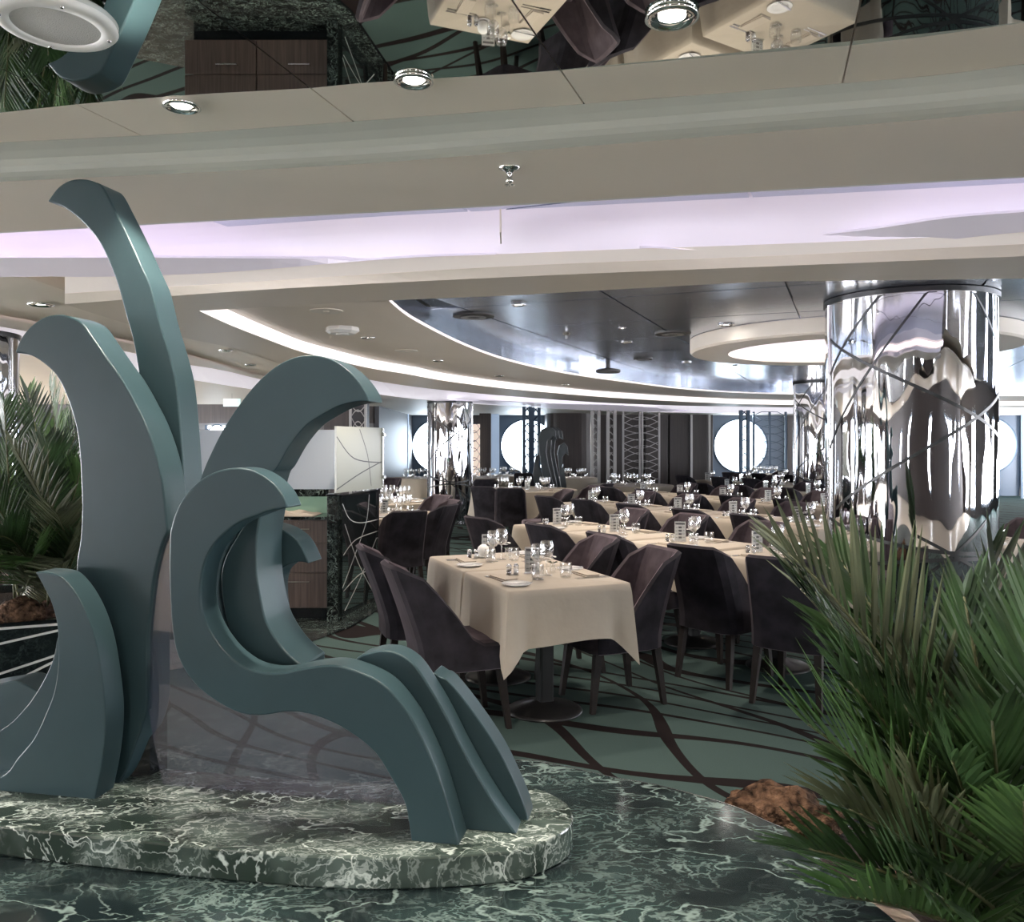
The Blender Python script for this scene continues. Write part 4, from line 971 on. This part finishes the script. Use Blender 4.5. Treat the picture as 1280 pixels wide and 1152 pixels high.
def round_cloth(seed, r=.62, drop=.42):
    rr = random.Random(seed); N = 96; m = MB(); ph = rr.uniform(0, 6); K = 7
    rows = []
    for k in range(K+1):
        q = k/K; rows.append([((r+.012+q*(.03+.035*math.sin(11*2*PI*i/N+ph)*q))*math.cos(2*PI*i/N), (r+.012+q*(.03+.035*math.sin(11*2*PI*i/N+ph)*q))*math.sin(2*PI*i/N), .752-q*drop*(1+.05*math.sin(22*PI*i/N))) for i in range(N)])
    m.add([(0, 0, .757)]+[(x*.97, y*.97, .757) for x, y, z in rows[0]], [(0, 1+i, 1+(i+1) % N) for i in range(N)])
    m.add([(x*.97, y*.97, .757) for x, y, z in rows[0]]+rows[0], [(i, N+i, N+(i+1) % N, (i+1) % N) for i in range(N)])
    for a, b in zip(rows[:-1], rows[1:]): m.add(a+b, [(i, N+i, N+(i+1) % N, (i+1) % N) for i in range(N)])
    return m.mesh('tablecloth', 'cloth', True)
SQC = [square_cloth(s) for s in range(4)]; RDC = [round_cloth(s) for s in range(3)]; RDB = [round_cloth(s+5, .85, .42) for s in range(2)]
def table_proto():
    rt = root('dining_table', '', 'table')
    MB().box(-.35, .35, -.34, .34, .72, .748).build('tabletop', 'walnut_dark', rt, bevel=.003)
    MB().lathe([(.215, 0), (.215, .008), (.19, .022), (.08, .045), (.055, .06)], 40).build('base', 'base_metal', rt, smooth=True)
    MB().box(-.042, .042, -.042, .042, .05, .72).build('column', 'base_metal', rt, bevel=.012)
    return rt
def rtable_proto():
    rt = root('round_table', '', 'table')
    MB().lathe([(.6, .72), (.61, .735), (.6, .748)], 48).build('tabletop', 'walnut_dark', rt)
    MB().lathe([(.26, 0), (.26, .008), (.22, .022), (.08, .05), (.05, .07)], 40).build('base', 'base_metal', rt, smooth=True)
    MB().lathe([(.045, .05), (.045, .72)], 20).build('column', 'base_metal', rt, smooth=True)
    return rt
TB = Once(table_proto()); RT = Once(rtable_proto())

# --- tableware prototypes
def wine():
    rt = root('wine_glass', '', 'glass')
    MB().lathe([(.004, .093), (.020, .098), (.037, .118), (.042, .145), (.039, .175), (.033, .198)], 20, caps=False).build('bowl', 'glass', rt, smooth=True)
    MB().lathe([(.033, 0), (.030, .002), (.006, .006), (.0035, .015), (.0035, .085), (.006, .094)], 16, caps=False).build('stem', 'glass', rt, smooth=True)
    return rt
def wine_small():
    o = MB().lathe([(.032, 0), (.006, .006), (.0035, .015), (.0035, .085), (.020, .098), (.042, .13), (.041, .16), (.034, .198)], 14, caps=False).build('wine_glass', 'glass', smooth=True)
    return tag(o, '', 'glass')
def tumbler():
    return tag(MB().lathe([(.001, .006), (.026, .005), (.030, 0), (.034, .02), (.037, .05), (.034, .085)], 18, caps=False).build('tumbler', 'glass', smooth=True), '', 'glass')
def menu():
    rt = root('menu_holder', '', 'menu')
    MB().box(-.042, .042, -.004, .004, .008, .15).build('card', 'card', rt)
    MB().box(-.046, .046, -.0065, -.005, .004, .154).box(-.046, .046, .005, .0065, .004, .154).box(-.046, .046, -.02, .02, 0, .004).build('stand', 'acrylic', rt)
    m = MB(); rr = random.Random(4)
    for s in (-1, 1):
        y0, y1 = (.0041, .0046) if s > 0 else (-.0046, -.0041)
        m.box(-.036, .036, y0, y1, .128, .142)
        for r_ in range(4):
            m.box(-.012, .012, y0, y1, .022+r_*.026, .036+r_*.026)
            m.box(-.034, -.018, y0, y1, .026+r_*.026, .029+r_*.026); m.box(.018, .034, y0, y1, .030+r_*.026, .033+r_*.026)
    m.build('print', 'ink', rt); return rt
def shakers():
    rt = root('salt_and_pepper_set', '', 'shakers')
    for sx, c in ((-.022, 'pepper'), (.022, 'china')):
        MB().lathe([(.014, 0), (.016, .01), (.015, .045)], 12, (sx, 0, 0)).build('shaker', 'glass', rt, smooth=True)
        MB().lathe([(.012, .003), (.013, .032)], 12, (sx, 0, 0)).build('filling', c, rt, smooth=True)
        MB().lathe([(.016, .045), (.016, .054), (.010, .062)], 12, (sx, 0, 0)).build('cap', 'chrome', rt, smooth=True)
    return rt
def plate():
    rt = root('side_plate', '', 'plate')
    MB().lathe([(.001, .005), (.045, .005), (.050, .008), (.078, .014), (.080, .012), (.05, .001), (.001, .0)], 32, caps=False).build('dish', 'china', rt, smooth=True)
    MB().box(-.085, .075, -.035, -.029, .0145, .017).box(.0, .08, -.038, -.026, .0145, .0165).build('butter_knife', 'steel', rt); return rt
def napkin():
    rt = root('folded_napkin', '', 'napkin')
    MB().box(-.10, .10, -.045, .045, 0, .008).build('lower_fold', 'napkin', rt, bevel=.003)
    MB().box(-.098, .085, -.043, .040, .0085, .016, .06).build('upper_fold', 'napkin', rt, bevel=.003); return rt
def cutlery():
    rt = root('cutlery', '', 'cutlery')
    m = MB()
    m.box(-.10, .02, -.004, .004, 0, .003).box(.02, .10, -.008, .008, 0, .0025).build('knife', 'steel', rt)
    m = MB().box(-.10, .04, .026, .032, 0, .003).box(.04, .06, .021, .037, 0, .003)
    for q in range(4): m.box(.06, .10, .0215+q*.0042, .0235+q*.0042, 0, .003)
    m.build('fork', 'steel', rt); return rt
def flowers():
    rt = root('flower_posy', '', 'flowers')
    MB().lathe([(.016, 0), (.019, .02), (.014, .045), (.018, .055)], 14, caps=False).build('vase', 'glass', rt, smooth=True)
    rr = random.Random(2); m = MB()
    for k in range(14):
        a, e, r = rr.uniform(0, 6.28), rr.uniform(.1, 1.4), rr.uniform(.018, .034); c = Vector((math.cos(a)*math.cos(e)*r, math.sin(a)*math.cos(e)*r, .07+math.sin(e)*.022))
        for p in range(5):
            t = p*1.257+k; d = Vector((math.cos(t), math.sin(t), .25))*.011; q = Vector((-math.sin(t), math.cos(t), 0))*.005
            m.add([c, c+d*.6+q, c+d, c+d*.6-q], [(0, 1, 2, 3)])
    m.build('blossoms', 'petal', rt)
    m = MB()
    for k in range(8):
        a = k*.8; m.add([(0, 0, .05), (.02*math.cos(a), .02*math.sin(a), .062), (.034*math.cos(a+.15), .034*math.sin(a+.15), .06), (.02*math.cos(a+.4), .02*math.sin(a+.4), .058)], [(0, 1, 2, 3)])
    m.build('leaves', 'leaf', rt); return rt
PR = {k: Once(f()) for k, f in dict(wine=wine, wines=wine_small, tumbler=tumbler, menu=menu, shakers=shakers, plate=plate, napkin=napkin, cutlery=cutlery, flowers=flowers).items()}
GRP = dict(wine='stemmed wine glasses on the tables', wines='stemmed wine glasses on the tables', tumbler='water tumblers on the tables', menu='clear menu holders on the tables', shakers='salt and pepper sets', plate='side plates with butter knives', napkin='folded napkins', cutlery='laid knives and forks', flowers='small white posies')
NOUN = dict(wine='stemmed wine glass', wines='stemmed wine glass', tumbler='stemless water glass', menu='clear menu card holder', shakers='salt and pepper pair', plate='white side plate with knife', napkin='sand coloured folded napkin', cutlery='steel knife and fork', flowers='small posy of white blossoms')
def seen(x, y, z, m=8):
    if y < 1: return False
    px, py = PX(x, y, z)
    if not (-m < px < 1280+m and py < 1160): return False
    if y > 6.2 and 1042 < px < 1228: return False
    if px < 425: return False
    return True
ZTT = .7575
def ware(kind, tx, ty, ang, lx, ly, rz, where, adj='', far=False):
    ca, sa = math.cos(ang), math.sin(ang); x, y = tx+lx*ca-ly*sa, ty+lx*sa+ly*ca
    if not seen(x, y, .8): return
    k = kind
    if k == 'wine' and far: k = 'wines'
    PR[k].place((x, y, ZTT), ang+rz, (adj+' '+NOUN[k]+' '+where).strip(), GRP[k])
def set_table(tx, ty, ang, where, far, rr):
    # ang: direction across the table, from one seat to the other
    j = lambda a=.02: rr.uniform(-a, a)
    px, py = PX(tx, ty, .76)
    for s, nm in ((-1, 'left hand'), (1, 'right hand')):
        ware('napkin', tx, ty, ang, s*.235+j(), j(.02), PI/2+j(.1), where, nm)
        ware('plate', tx, ty, ang, s*.245+j(), s*.20+j(), j(.5), where, nm, far)
        if ty < 9: ware('cutlery', tx, ty, ang, s*.22+j(), -s*.13+j(.01), (0 if s > 0 else PI), where, nm)
        ware('wine', tx, ty, ang, s*.055+j(), .05*s+j(), 0, where, nm, far)
        ware('tumbler', tx, ty, ang, s*.085+j(), -.06+j(.02), 0, where, nm)
    ware('menu', tx, ty, ang, .0+j(), .155+j(.02), j(.4)-ang+.15, where)
    if ty < 11: ware('shakers', tx, ty, ang, -.13+j(), .14+j(.02), j(.5), where)
    ware('flowers', tx, ty, ang, .13+j(), .16+j(), 0, where)
def lay(tx, ty, ang, label_where, seed, far=False):
    rr = random.Random(seed)
    TBL.append((tx, ty))
    TB.place((tx, ty, 0), ang, 'square pedestal table, '+label_where, 'square dining tables')
    c = bpy.data.objects.new('tablecloth', SQC[seed % 4]); link(c); c.location = (tx, ty, 0); c.rotation_euler = (0, 0, ang+(PI if seed % 3 == 1 else 0))
    tag(c, 'cream cloth on the '+label_where.replace('the ', '', 1), 'tablecloth', 'cream square tablecloths')
    set_table(tx, ty, ang, 'on '+label_where, far, rr)
ORD = ['', 'first', 'second', 'third', 'fourth', 'fifth', 'sixth', 'seventh', 'eighth', 'ninth', 'tenth', 'eleventh', 'twelfth', 'thirteenth', 'fourteenth']
# nearest pair (column direction 112 degrees, seats look along 22 / 202)
u = Vector((-.375, .927)); v = Vector((.927, .375)); TA = Vector((.185, 4.77)); TBp = TA+u*.735
a22 = math.radians(22)
lay(TA.x, TA.y, a22, 'the nearest table', 1); lay(TBp.x, TBp.y, a22, 'the second nearest table', 2)
chair(*(TA-v*.53+u*.0), 22, 'plum chair at the left side of the nearest table, seat showing', None or 'chairs of the nearest pair of tables')
chair(*(TBp-v*.51+u*.05), 20, 'dark chair at the left of the second nearest table, behind the front one', 'chairs of the nearest pair of tables')
chair(*(TA+v*.455+u*.04), 202, 'plum chair at the right side of the nearest table, front lit', 'chairs of the nearest pair of tables')
chair(*(TBp+v*.455+u*.04), 202, 'plum chair right of the second nearest table, back lit', 'chairs of the nearest pair of tables')
NN = Vector((.84, .545)); TT = Vector((.545, -.84)); aN = math.atan2(NN.y, NN.x)
RUNS = [('second', 4.62, [-6.2, -5.4, -4.6, -3.8]), ('third', 6.66, [-8.3, -7.5, -6.7, -5.9, -5.1, -4.3, -3.5]), ('fourth', 8.64, [-9.5, -8.7, -7.9, -7.1, -6.3, -5.5, -4.7]),
        ('fifth', 10.6, [-10.4, -9.6, -8.8, -8.0, -7.2, -6.4]), ('sixth', 12.6, [-12.0, -11.1, -10.3, -9.5, -8.7, -7.9]), ('seventh', 14.6, [-12.6, -11.8, -11.0, -10.2, -9.4])]
sd = 3
for (rn, nn, ts) in RUNS:
    for i, t in enumerate(ts):
        c = NN*nn+TT*t; far = c.y > 8
        if not (seen(c.x, c.y, .75, 60)): continue
        if (c-Vector((5.42, 14.5))).length < 1.0 or any((c-Vector(q[:2])).length < q[2]+.75 for q in RTS0): continue
        wh = 'the %s table from left, %s row' % (ORD[i+1], rn)
        lay(c.x, c.y, aN, wh, sd, far); sd += 1
        for s, f, nm in ((-1, 33, 'near side'), (1, 213, 'far side')):
            if rn == 'second' and i == 0 and s < 0: continue
            p = c+NN*(s*.49)+TT*R_.uniform(-.04, .04)
            if any((p-Vector(q[:2])).length < q[2]+.2 for q in RTS0): continue
            fv = f+(10 if rn == 'second' and i == 3 and s < 0 else 0)
            if not seen(p.x, p.y, .8, 40): continue
            if (p-Vector((2.88, 6.1))).length < .88 or (p-Vector((5.42, 14.5))).length < .85: continue
            chair(p.x, p.y, fv, 'plum velvet chair, %s of %s' % (nm, wh), 'chairs along the long rows')
# the extra chair seen from behind nearest to the large pillar
chair(1.70, 4.97, 50, 'dark chair seen from behind, closest to the large mirror pillar', 'chairs along the long rows')

# round tables at the left and back
RTS = [('round table by the black glass panel', -1.42, 9.0, .62, 0), ('round table left of the slim far pillar', -1.66, 10.9, .62, 0), ('far round table below the first porthole', -2.02, 18.3, .62, 1),
       ('far round table right of the slim pillar', -.68, 18.6, .62, 1), ('big round table before the small sculpture', .20, 13.7, .85, 0), ('small round table right of the small sculpture', 1.36, 18.4, .5, 1),
       ('crowded round table by the lattice screen', 2.15, 15.2, .75, 1), ('hindmost round table, second porthole', .05, 19.6, .62, 1), ('hindmost round table, third porthole', 6.1, 20.3, .62, 1)]
for i, (nm, x, y, r, far) in enumerate(RTS):
    s = r/.62 if r < .8 else 1
    RT.place((x, y, 0), 0, 'pedestal of the '+nm, 'round dining tables', s if s < 1 else None)
    me = RDB[i % 2] if r > .8 else RDC[i % 3]
    c = bpy.data.objects.new('tablecloth', me); link(c); c.location = (x, y, 0); 
    if r <= .8 and s != 1: c.scale = (s, s, 1)
    tag(c, 'cream cloth on the '+nm, 'tablecloth', 'cream round tablecloths')
    n = 6 if r > .55 else 4
    for k in range(n):
        a = 2*PI*k/n+.3
        posn = ('back right', 'back', 'back left', 'front left', 'front', 'front right')[k % 6]
        for (kk, rad, da) in (('wine', .30, 0), ('wine', .27, .35), ('tumbler', .33, -.3), ('napkin', .47, .0), ('plate', .46, .42)):
            if kk in ('napkin', 'plate') and r < .55: continue
            xx, yy = x+rad*r/.62*math.cos(a+da), y+rad*r/.62*math.sin(a+da)
            if not seen(xx, yy, .8): continue
            kd = 'wines' if kk == 'wine' else kk
            if kk in ('napkin', 'plate') and y > 15: continue
            PR[kd].place((xx, yy, ZTT), a+PI/2, ('%s %s%s on the %s' % (posn, dict(wines='wine glass', tumbler='water glass', napkin='folded napkin', plate='side plate')[kd], ' of two' if da else '', nm)), GRP[kd])
    if y < 15: PR['menu'].place((x+.05, y, ZTT), .2, NOUN['menu']+' on the '+nm, GRP['menu'])
    PR['flowers'].place((x-.08, y+.03, ZTT), .2, NOUN['flowers']+' on the '+nm, GRP['flowers'])
def ch_px(px, ytop, face, label):
    d = F*(H-.865)/(ytop-YH); x, y = (px-640)*d/F, d; f = math.radians(face)
    x += .33*math.cos(f); y += .33*math.sin(f)
    chair(x, y, face, label, 'chairs around the round tables')
for (px, yt, f, lab) in [
    (509, 640, 118, 'dark chair seen from behind at the nearest round table by the glass panel'),
    (560, 632, 160, 'plum chair with pale edge turned sideways, right of the nearest round table'),
    (566, 626, 205, 'plum chair facing left behind the sideways one, by the slim pillar'),
    (551, 620, 225, 'dark chair at the second round table, left of the slim pillar foot'),
    (602, 609, 60, 'dark chair just right of the slim pillar'),
    (636, 611, 85, 'dark chair seen square from behind at the big round table'),
    (600, 648, 40, 'single dark chair behind the white ball on the second nearest table'),
    (674, 621, 60, 'dark chair right of the square backed one, big round table'),
    (708, 613, 200, 'dark flat topped chair at the right of the big round table'),
    (744, 608, 215, 'plum chair seen from the front, right of the big round table'),
    (759, 605, 150, 'plum chair turned away next to the flat topped one'),
    (490, 598, 250, 'distant dark chair under the pale blue blind'), (472, 601, 0, 'distant dark chair at the far left beside the glass screen'),
    (607, 600, 90, 'distant dark chair at the far round table right of the slim pillar'),
    (655, 592, 80, 'distant dark chair below the second porthole'), (775, 597, 270, 'distant plum chair left of the table crowded with glasses'),
    (907, 594, 80, 'distant dark chair seen from behind below the third porthole'), (943, 598, 60, 'distant dark chair right of the lattice post below the third porthole'),
    (967, 596, 230, 'distant dark chair below the dark lattice screen')]:
    ch_px(px, yt, f, lab)
# white round ornament + vase on the second nearest table
xb, yb = TBp+v*.02+u*.13
wb = root('rolled_napkin_ball', 'round white ball ornament on the second nearest table', 'ornament', (xb-.07, yb+.0, ZTT))
MB().lathe([(.001, .005), (.025, .012), (.038, .035), (.040, .048), (.034, .07), (.018, .084), (.001, .088)], 24, caps=False).build('ball', 'petal', wb, smooth=True)
MB().lathe([(.001, 0), (.03, 0), (.05, .008), (.048, .011), (.02, .004)], 24, caps=False).build('saucer', 'china', wb, smooth=True)

# ================================================================ PLANTERS, ROCKS, PALMS
def lump(name, mt, seed, s, par=None, sub=3, amp=.28, fr=1.8):
    bm = bmesh.new(); bmesh.ops.create_icosphere(bm, subdivisions=sub, radius=1)
    from mathutils import noise as nz
    for v_ in bm.verts:
        n = nz.noise(v_.co*fr+Vector((seed*3.1, seed, 0)))*amp+nz.noise(v_.co*fr*3+Vector((seed, 0, 0)))*amp*.4
        v_.co *= 1+n; v_.co = Vector((v_.co.x*s[0], v_.co.y*s[1], v_.co.z*s[2]))
    me = bpy.data.meshes.new(name); bm.to_mesh(me); bm.free(); me.materials.append(M[mt])
    me.polygons.foreach_set('use_smooth', [True]*len(me.polygons)); return me
# left planter
pl_ = root('planter', 'black glass planter box with pale lines behind the sculpture at the left', 'planter', (0, 0, 0))
zp = .60; a = Vector(((-130-640)*4.2/F, 4.0)); b = Vector(((140-640)*4.35/F, 4.45))
d = (b-a).normalized(); n_ = Vector((-d.y, d.x)); L2 = (b-a).length
ap = math.atan2(d.y, d.x)
pl_.location = (a.x, a.y, 0); pl_.rotation_euler = (0, 0, ap)
MB().box(0, L2, 0, .03, .04, zp).build('front_panel', 'dark_glass', pl_)
MB().box(L2-.03, L2, .03, 1.4, .04, zp).build('side_panel', 'dark_glass', pl_)
MB().box(0, L2, 1.37, 1.4, .04, zp).build('side_panel', 'dark_glass', pl_)
MB().box(0, .03, .03, 1.37, .04, zp).build('side_panel', 'dark_glass', pl_)
MB().box(-.01, L2+.01, -.01, .05, zp, zp+.012).box(L2-.05, L2+.01, .05, 1.41, zp, zp+.012).build('rim', 'black', pl_)
MB().box(.03, L2-.03, .03, 1.37, .04, zp-.05).build('soil', 'soil', pl_)
MB().box(.0, L2, -.004, .0, zp-.022, zp-.010).build('pale_line', 'linelight', pl_)
for pts in ([(0, .42), (.5, .50), (1.0, .585)], [(0, .20), (.45, .33), (.9, .46), (1.1, .59)], [(.3, .05), (.6, .3), (1.05, .5)], [(.1, .58), (.5, .3), (.9, .08)]):
    arcline(pts, .006, pl_, y=-.003)
rk = Once(tag(link(bpy.data.objects.new('lava_rock', lump('lava_rock', 'pebble', 1, (.05, .045, .035), sub=2))), '', 'rock'))
def in_pl(lx, ly): q = a+d*lx+n_*ly; return q.x, q.y
rr = random.Random(5)
for k in range(46):
    lx, ly = rr.uniform(.1, L2-.1), rr.uniform(.07, .55); x, y = in_pl(lx, ly)
    rk.place((x, y, zp-.03+rr.uniform(0, .04)), rr.uniform(0, 6), 'small dark brown lava stone in the left planter', 'lava stones in the left planter', rr.uniform(.6, 1.25))
x, y, z = D2(25, 768, 4.35)
o = link(bpy.data.objects.new('boulder', lump('boulder', 'rock', 4, (.12, .10, .085)))); o.location = (x, y, zp+.03); tag(o, 'tan rounded rock lying in the left planter under the palm', 'rock')
# right planter: the box lies beyond the marble edge
rp = root('planter', 'low planter box of the right palm beyond the marble edge', 'planter', (0, 0, 0))
MB().prism([(.84, 1.5), (2.4, 1.3), (2.5, 2.5), (1.25, 2.75), (.80, 2.62), (.86, 2.3)], .05, .30).build('trough', 'dark_glass', rp)
MB().prism([(.88, 1.54), (2.36, 1.34), (2.46, 2.46), (1.25, 2.70), (.84, 2.58), (.90, 2.3)], .301, .31).build('soil', 'soil', rp)
x, y, z = G(985, 1010, .36)
o = link(bpy.data.objects.new('boulder', lump('boulder', 'rock', 9, (.17, .12, .085), sub=4, amp=.3, fr=2.2))); o.location = ((975-640)*2.62/F, 2.62, .355); o.rotation_euler = (0, 0, -.3)
tag(o, 'pitted brown lava rock beside the marble edge at the right palm', 'rock')
o = link(bpy.data.objects.new('boulder', lump('boulder', 'card', 12, (.075, .16, .05), sub=3, amp=.1))); o.location = (.88+.03, 2.08, .345); o.rotation_euler = (0, 0, .25)
o.data.materials[0] = pm('pale_stone', (.42, .34, .28), .7, noise=.3, bump=.5); tag(o, 'pale smooth stone under the right palm at the marble edge', 'rock')
rr = random.Random(11)
for k in range(14):
    rk.place((rr.uniform(1.0, 1.7), rr.uniform(1.7, 2.45), .325), rr.uniform(0, 6), 'small dark brown lava stone under the right palm', 'lava stones under the right palm', rr.uniform(.6, 1.2))

def frond(base, tip, lift, L, n, mt, par, seed, droop=.15, spread=.9, wid=.009, roll=0.0, start=.22):
    rr = random.Random(seed); b, t = Vector(base), Vector(tip); mid = (b+t)/2+Vector((0, 0, lift)); K = 14
    cur = [(b*(1-s)**2+mid*2*s*(1-s)+t*s*s) for s in [i/K for i in range(K+1)]]
    def at(s):
        f = min(K-1e-6, s*K); i = int(f); return cur[i].lerp(cur[i+1], f-i), (cur[i+1]-cur[i]).normalized()
    MB().tube([c-b for c in cur], [.0075*(1-.8*i/K)+.001 for i in range(K+1)], 5).build('rachis', 'rachis', par, smooth=True, loc=tuple(b-Vector(par.location)))
    m = MB()
    for k in range(n):
        s = start+(1-start)*(k/(n-1)); p, tg = at(min(.999, s))
        up = Vector((0, 0, 1)); sd = tg.cross(up)
        if sd.length < .05: sd = Vector((1, 0, 0))
        sd.normalize(); upn = sd.cross(tg).normalized()
        if roll: rot = Matrix.Rotation(roll, 3, tg); sd = rot @ sd; upn = rot @ upn
        prof = math.sin(PI*min(1, .25+.75*(s-start)/(1-start)))**.6*.8+.25
        for q in (-1, 1):
            ln_ = L*prof*rr.uniform(.85, 1.1); fw = .55+.7*s+rr.uniform(-.12, .12)
            dr = (sd*q*spread*(1.15-.6*s)+tg*fw+upn*(.28+rr.uniform(-.1, .15))).normalized()
            wv = dr.cross(upn).normalized()*wid*rr.uniform(.8, 1.2); nv = wv.cross(dr).normalized()
            P = []
            for (f, ww) in ((0, .45), (.3, 1), (.7, .75), (1, .06)):
                c = p+dr*ln_*f+Vector((0, 0, -droop*ln_*f*f)); P.append((c+wv*ww-b, c-b-nv*ww*wid*.45, c-wv*ww-b))
            vs = [x for tr in P for x in tr]; m.add(vs, [(3*i+j, 3*i+j+1, 3*i+j+4, 3*i+j+3) for i in range(3) for j in range(2)])
    return m.build('frond', mt, par, loc=tuple(b-Vector(par.location)))
R_ = random.Random(23)
bR = Vector((1.22, 1.98, .30))
pr_ = root('palm', 'bushy green palm filling the lower right corner', 'palm', tuple(bR))
TR = [((985, 690), 2.15, .22, .36, 'leaf3'), ((1010, 905), 1.9, .12, .34, 'leaf2'), ((1050, 700), 2.4, .15, .34, 'leaf'), ((1000, 735), 2.25, .16, .34, 'leaf'), ((1075, 925), 2.05, .12, .30, 'leaf2'), ((1205, 745), 1.95, .05, .28, 'leaf'), ((1240, 690), 2.25, .05, .30, 'leaf'), ((1060, 850), 1.95, .1, .32, 'leaf'),
      ((1060, 1010), 1.75, .08, .28, 'leaf3'), ((1050, 1120), 1.6, .05, .26, 'leaf2'), ((1300, 740), 1.75, .05, .28, 'leaf'), ((1120, 800), 2.3, .12, .30, 'leaf3'), ((1130, 880), 1.85, .08, .30, 'leaf'),
      ((1190, 950), 1.65, .05, .26, 'leaf'), ((1110, 1080), 1.5, .04, .24, 'leaf'), ((1330, 850), 1.6, .05, .28, 'leaf'), ((1150, 1000), 1.7, .05, .26, 'leaf3'), ((1240, 900), 1.6, .02, .26, 'leaf'),
      ((1280, 1000), 1.5, .02, .22, 'leaf2'), ((1040, 780), 2.4, .18, .30, 'leaf'), ((1170, 860), 2.3, .08, .28, 'leaf'), ((1225, 820), 2.1, .05, .30, 'leaf3'), ((1100, 960), 2.2, .1, .3, 'leaf'), ((1010, 1060), 1.85, .06, .26, 'leaf'), ((1180, 1090), 1.55, .03, .22, 'leaf'), ((1250, 780), 2.3, .05, .3, 'leaf')]
for i, ((px, py), dd, lift, L, mt) in enumerate(TR):
    t = Vector(D2(px, py, dd)); b0 = bR+Vector((R_.uniform(-.06, .06), R_.uniform(-.06, .06), 0))
    frond(b0, t, lift, L*1.12, 25, mt, pr_, i, droop=.06, wid=.0088, roll=R_.uniform(-.9, .9), spread=.72, start=.14)
MB().lathe([(.05, -.02), (.06, .05), (.045, .12), (.02, .18)], 14).build('crown_base', 'rachis', pr_)
x, y = in_pl(L2*.62, .62); bL = Vector((x, y, zp-.03))
pL = root('palm', 'bushy green palm in the planter at the left edge behind the sculpture', 'palm', tuple(bL))
TL = [((62, 482), 4.7), ((5, 505), 4.6), ((18, 560), 4.3), ((105, 520), 5.0), ((100, 590), 4.6), ((-30, 600), 4.4), ((0, 670), 4.2), ((70, 640), 4.2), ((115, 560), 5.1), ((-40, 540), 4.8), ((35, 490), 5.1), ((110, 680), 4.5), ((40, 700), 4.1), ((-20, 720), 4.1), ((-60, 470), 5.0), ((130, 610), 5.2), ((60, 560), 4.5), ((85, 700), 4.3), ((20, 620), 5.2), ((-10, 560), 5.3), ((140, 660), 5.0), ((70, 530), 5.3), ((30, 740), 4.15)]
for i, ((px, py), dd) in enumerate(TL):
    t = Vector(D2(px, py, dd)); b0 = bL+Vector((R_.uniform(-.2, .2), R_.uniform(-.1, .15), 0))
    frond(b0, t, .12 if py < 620 else .2, .34, 30, ('leaf', 'leaf', 'leaf3', 'leaf', 'leaf2')[i % 5] if i not in (0, 12) else 'leaf2', pL, 50+i, droop=.07, wid=.0085, roll=R_.uniform(-.8, .8), spread=.75)
MB().lathe([(.10, -.02), (.11, .06), (.08, .14), (.03, .2)], 14).build('crown_base', 'rachis', pL)
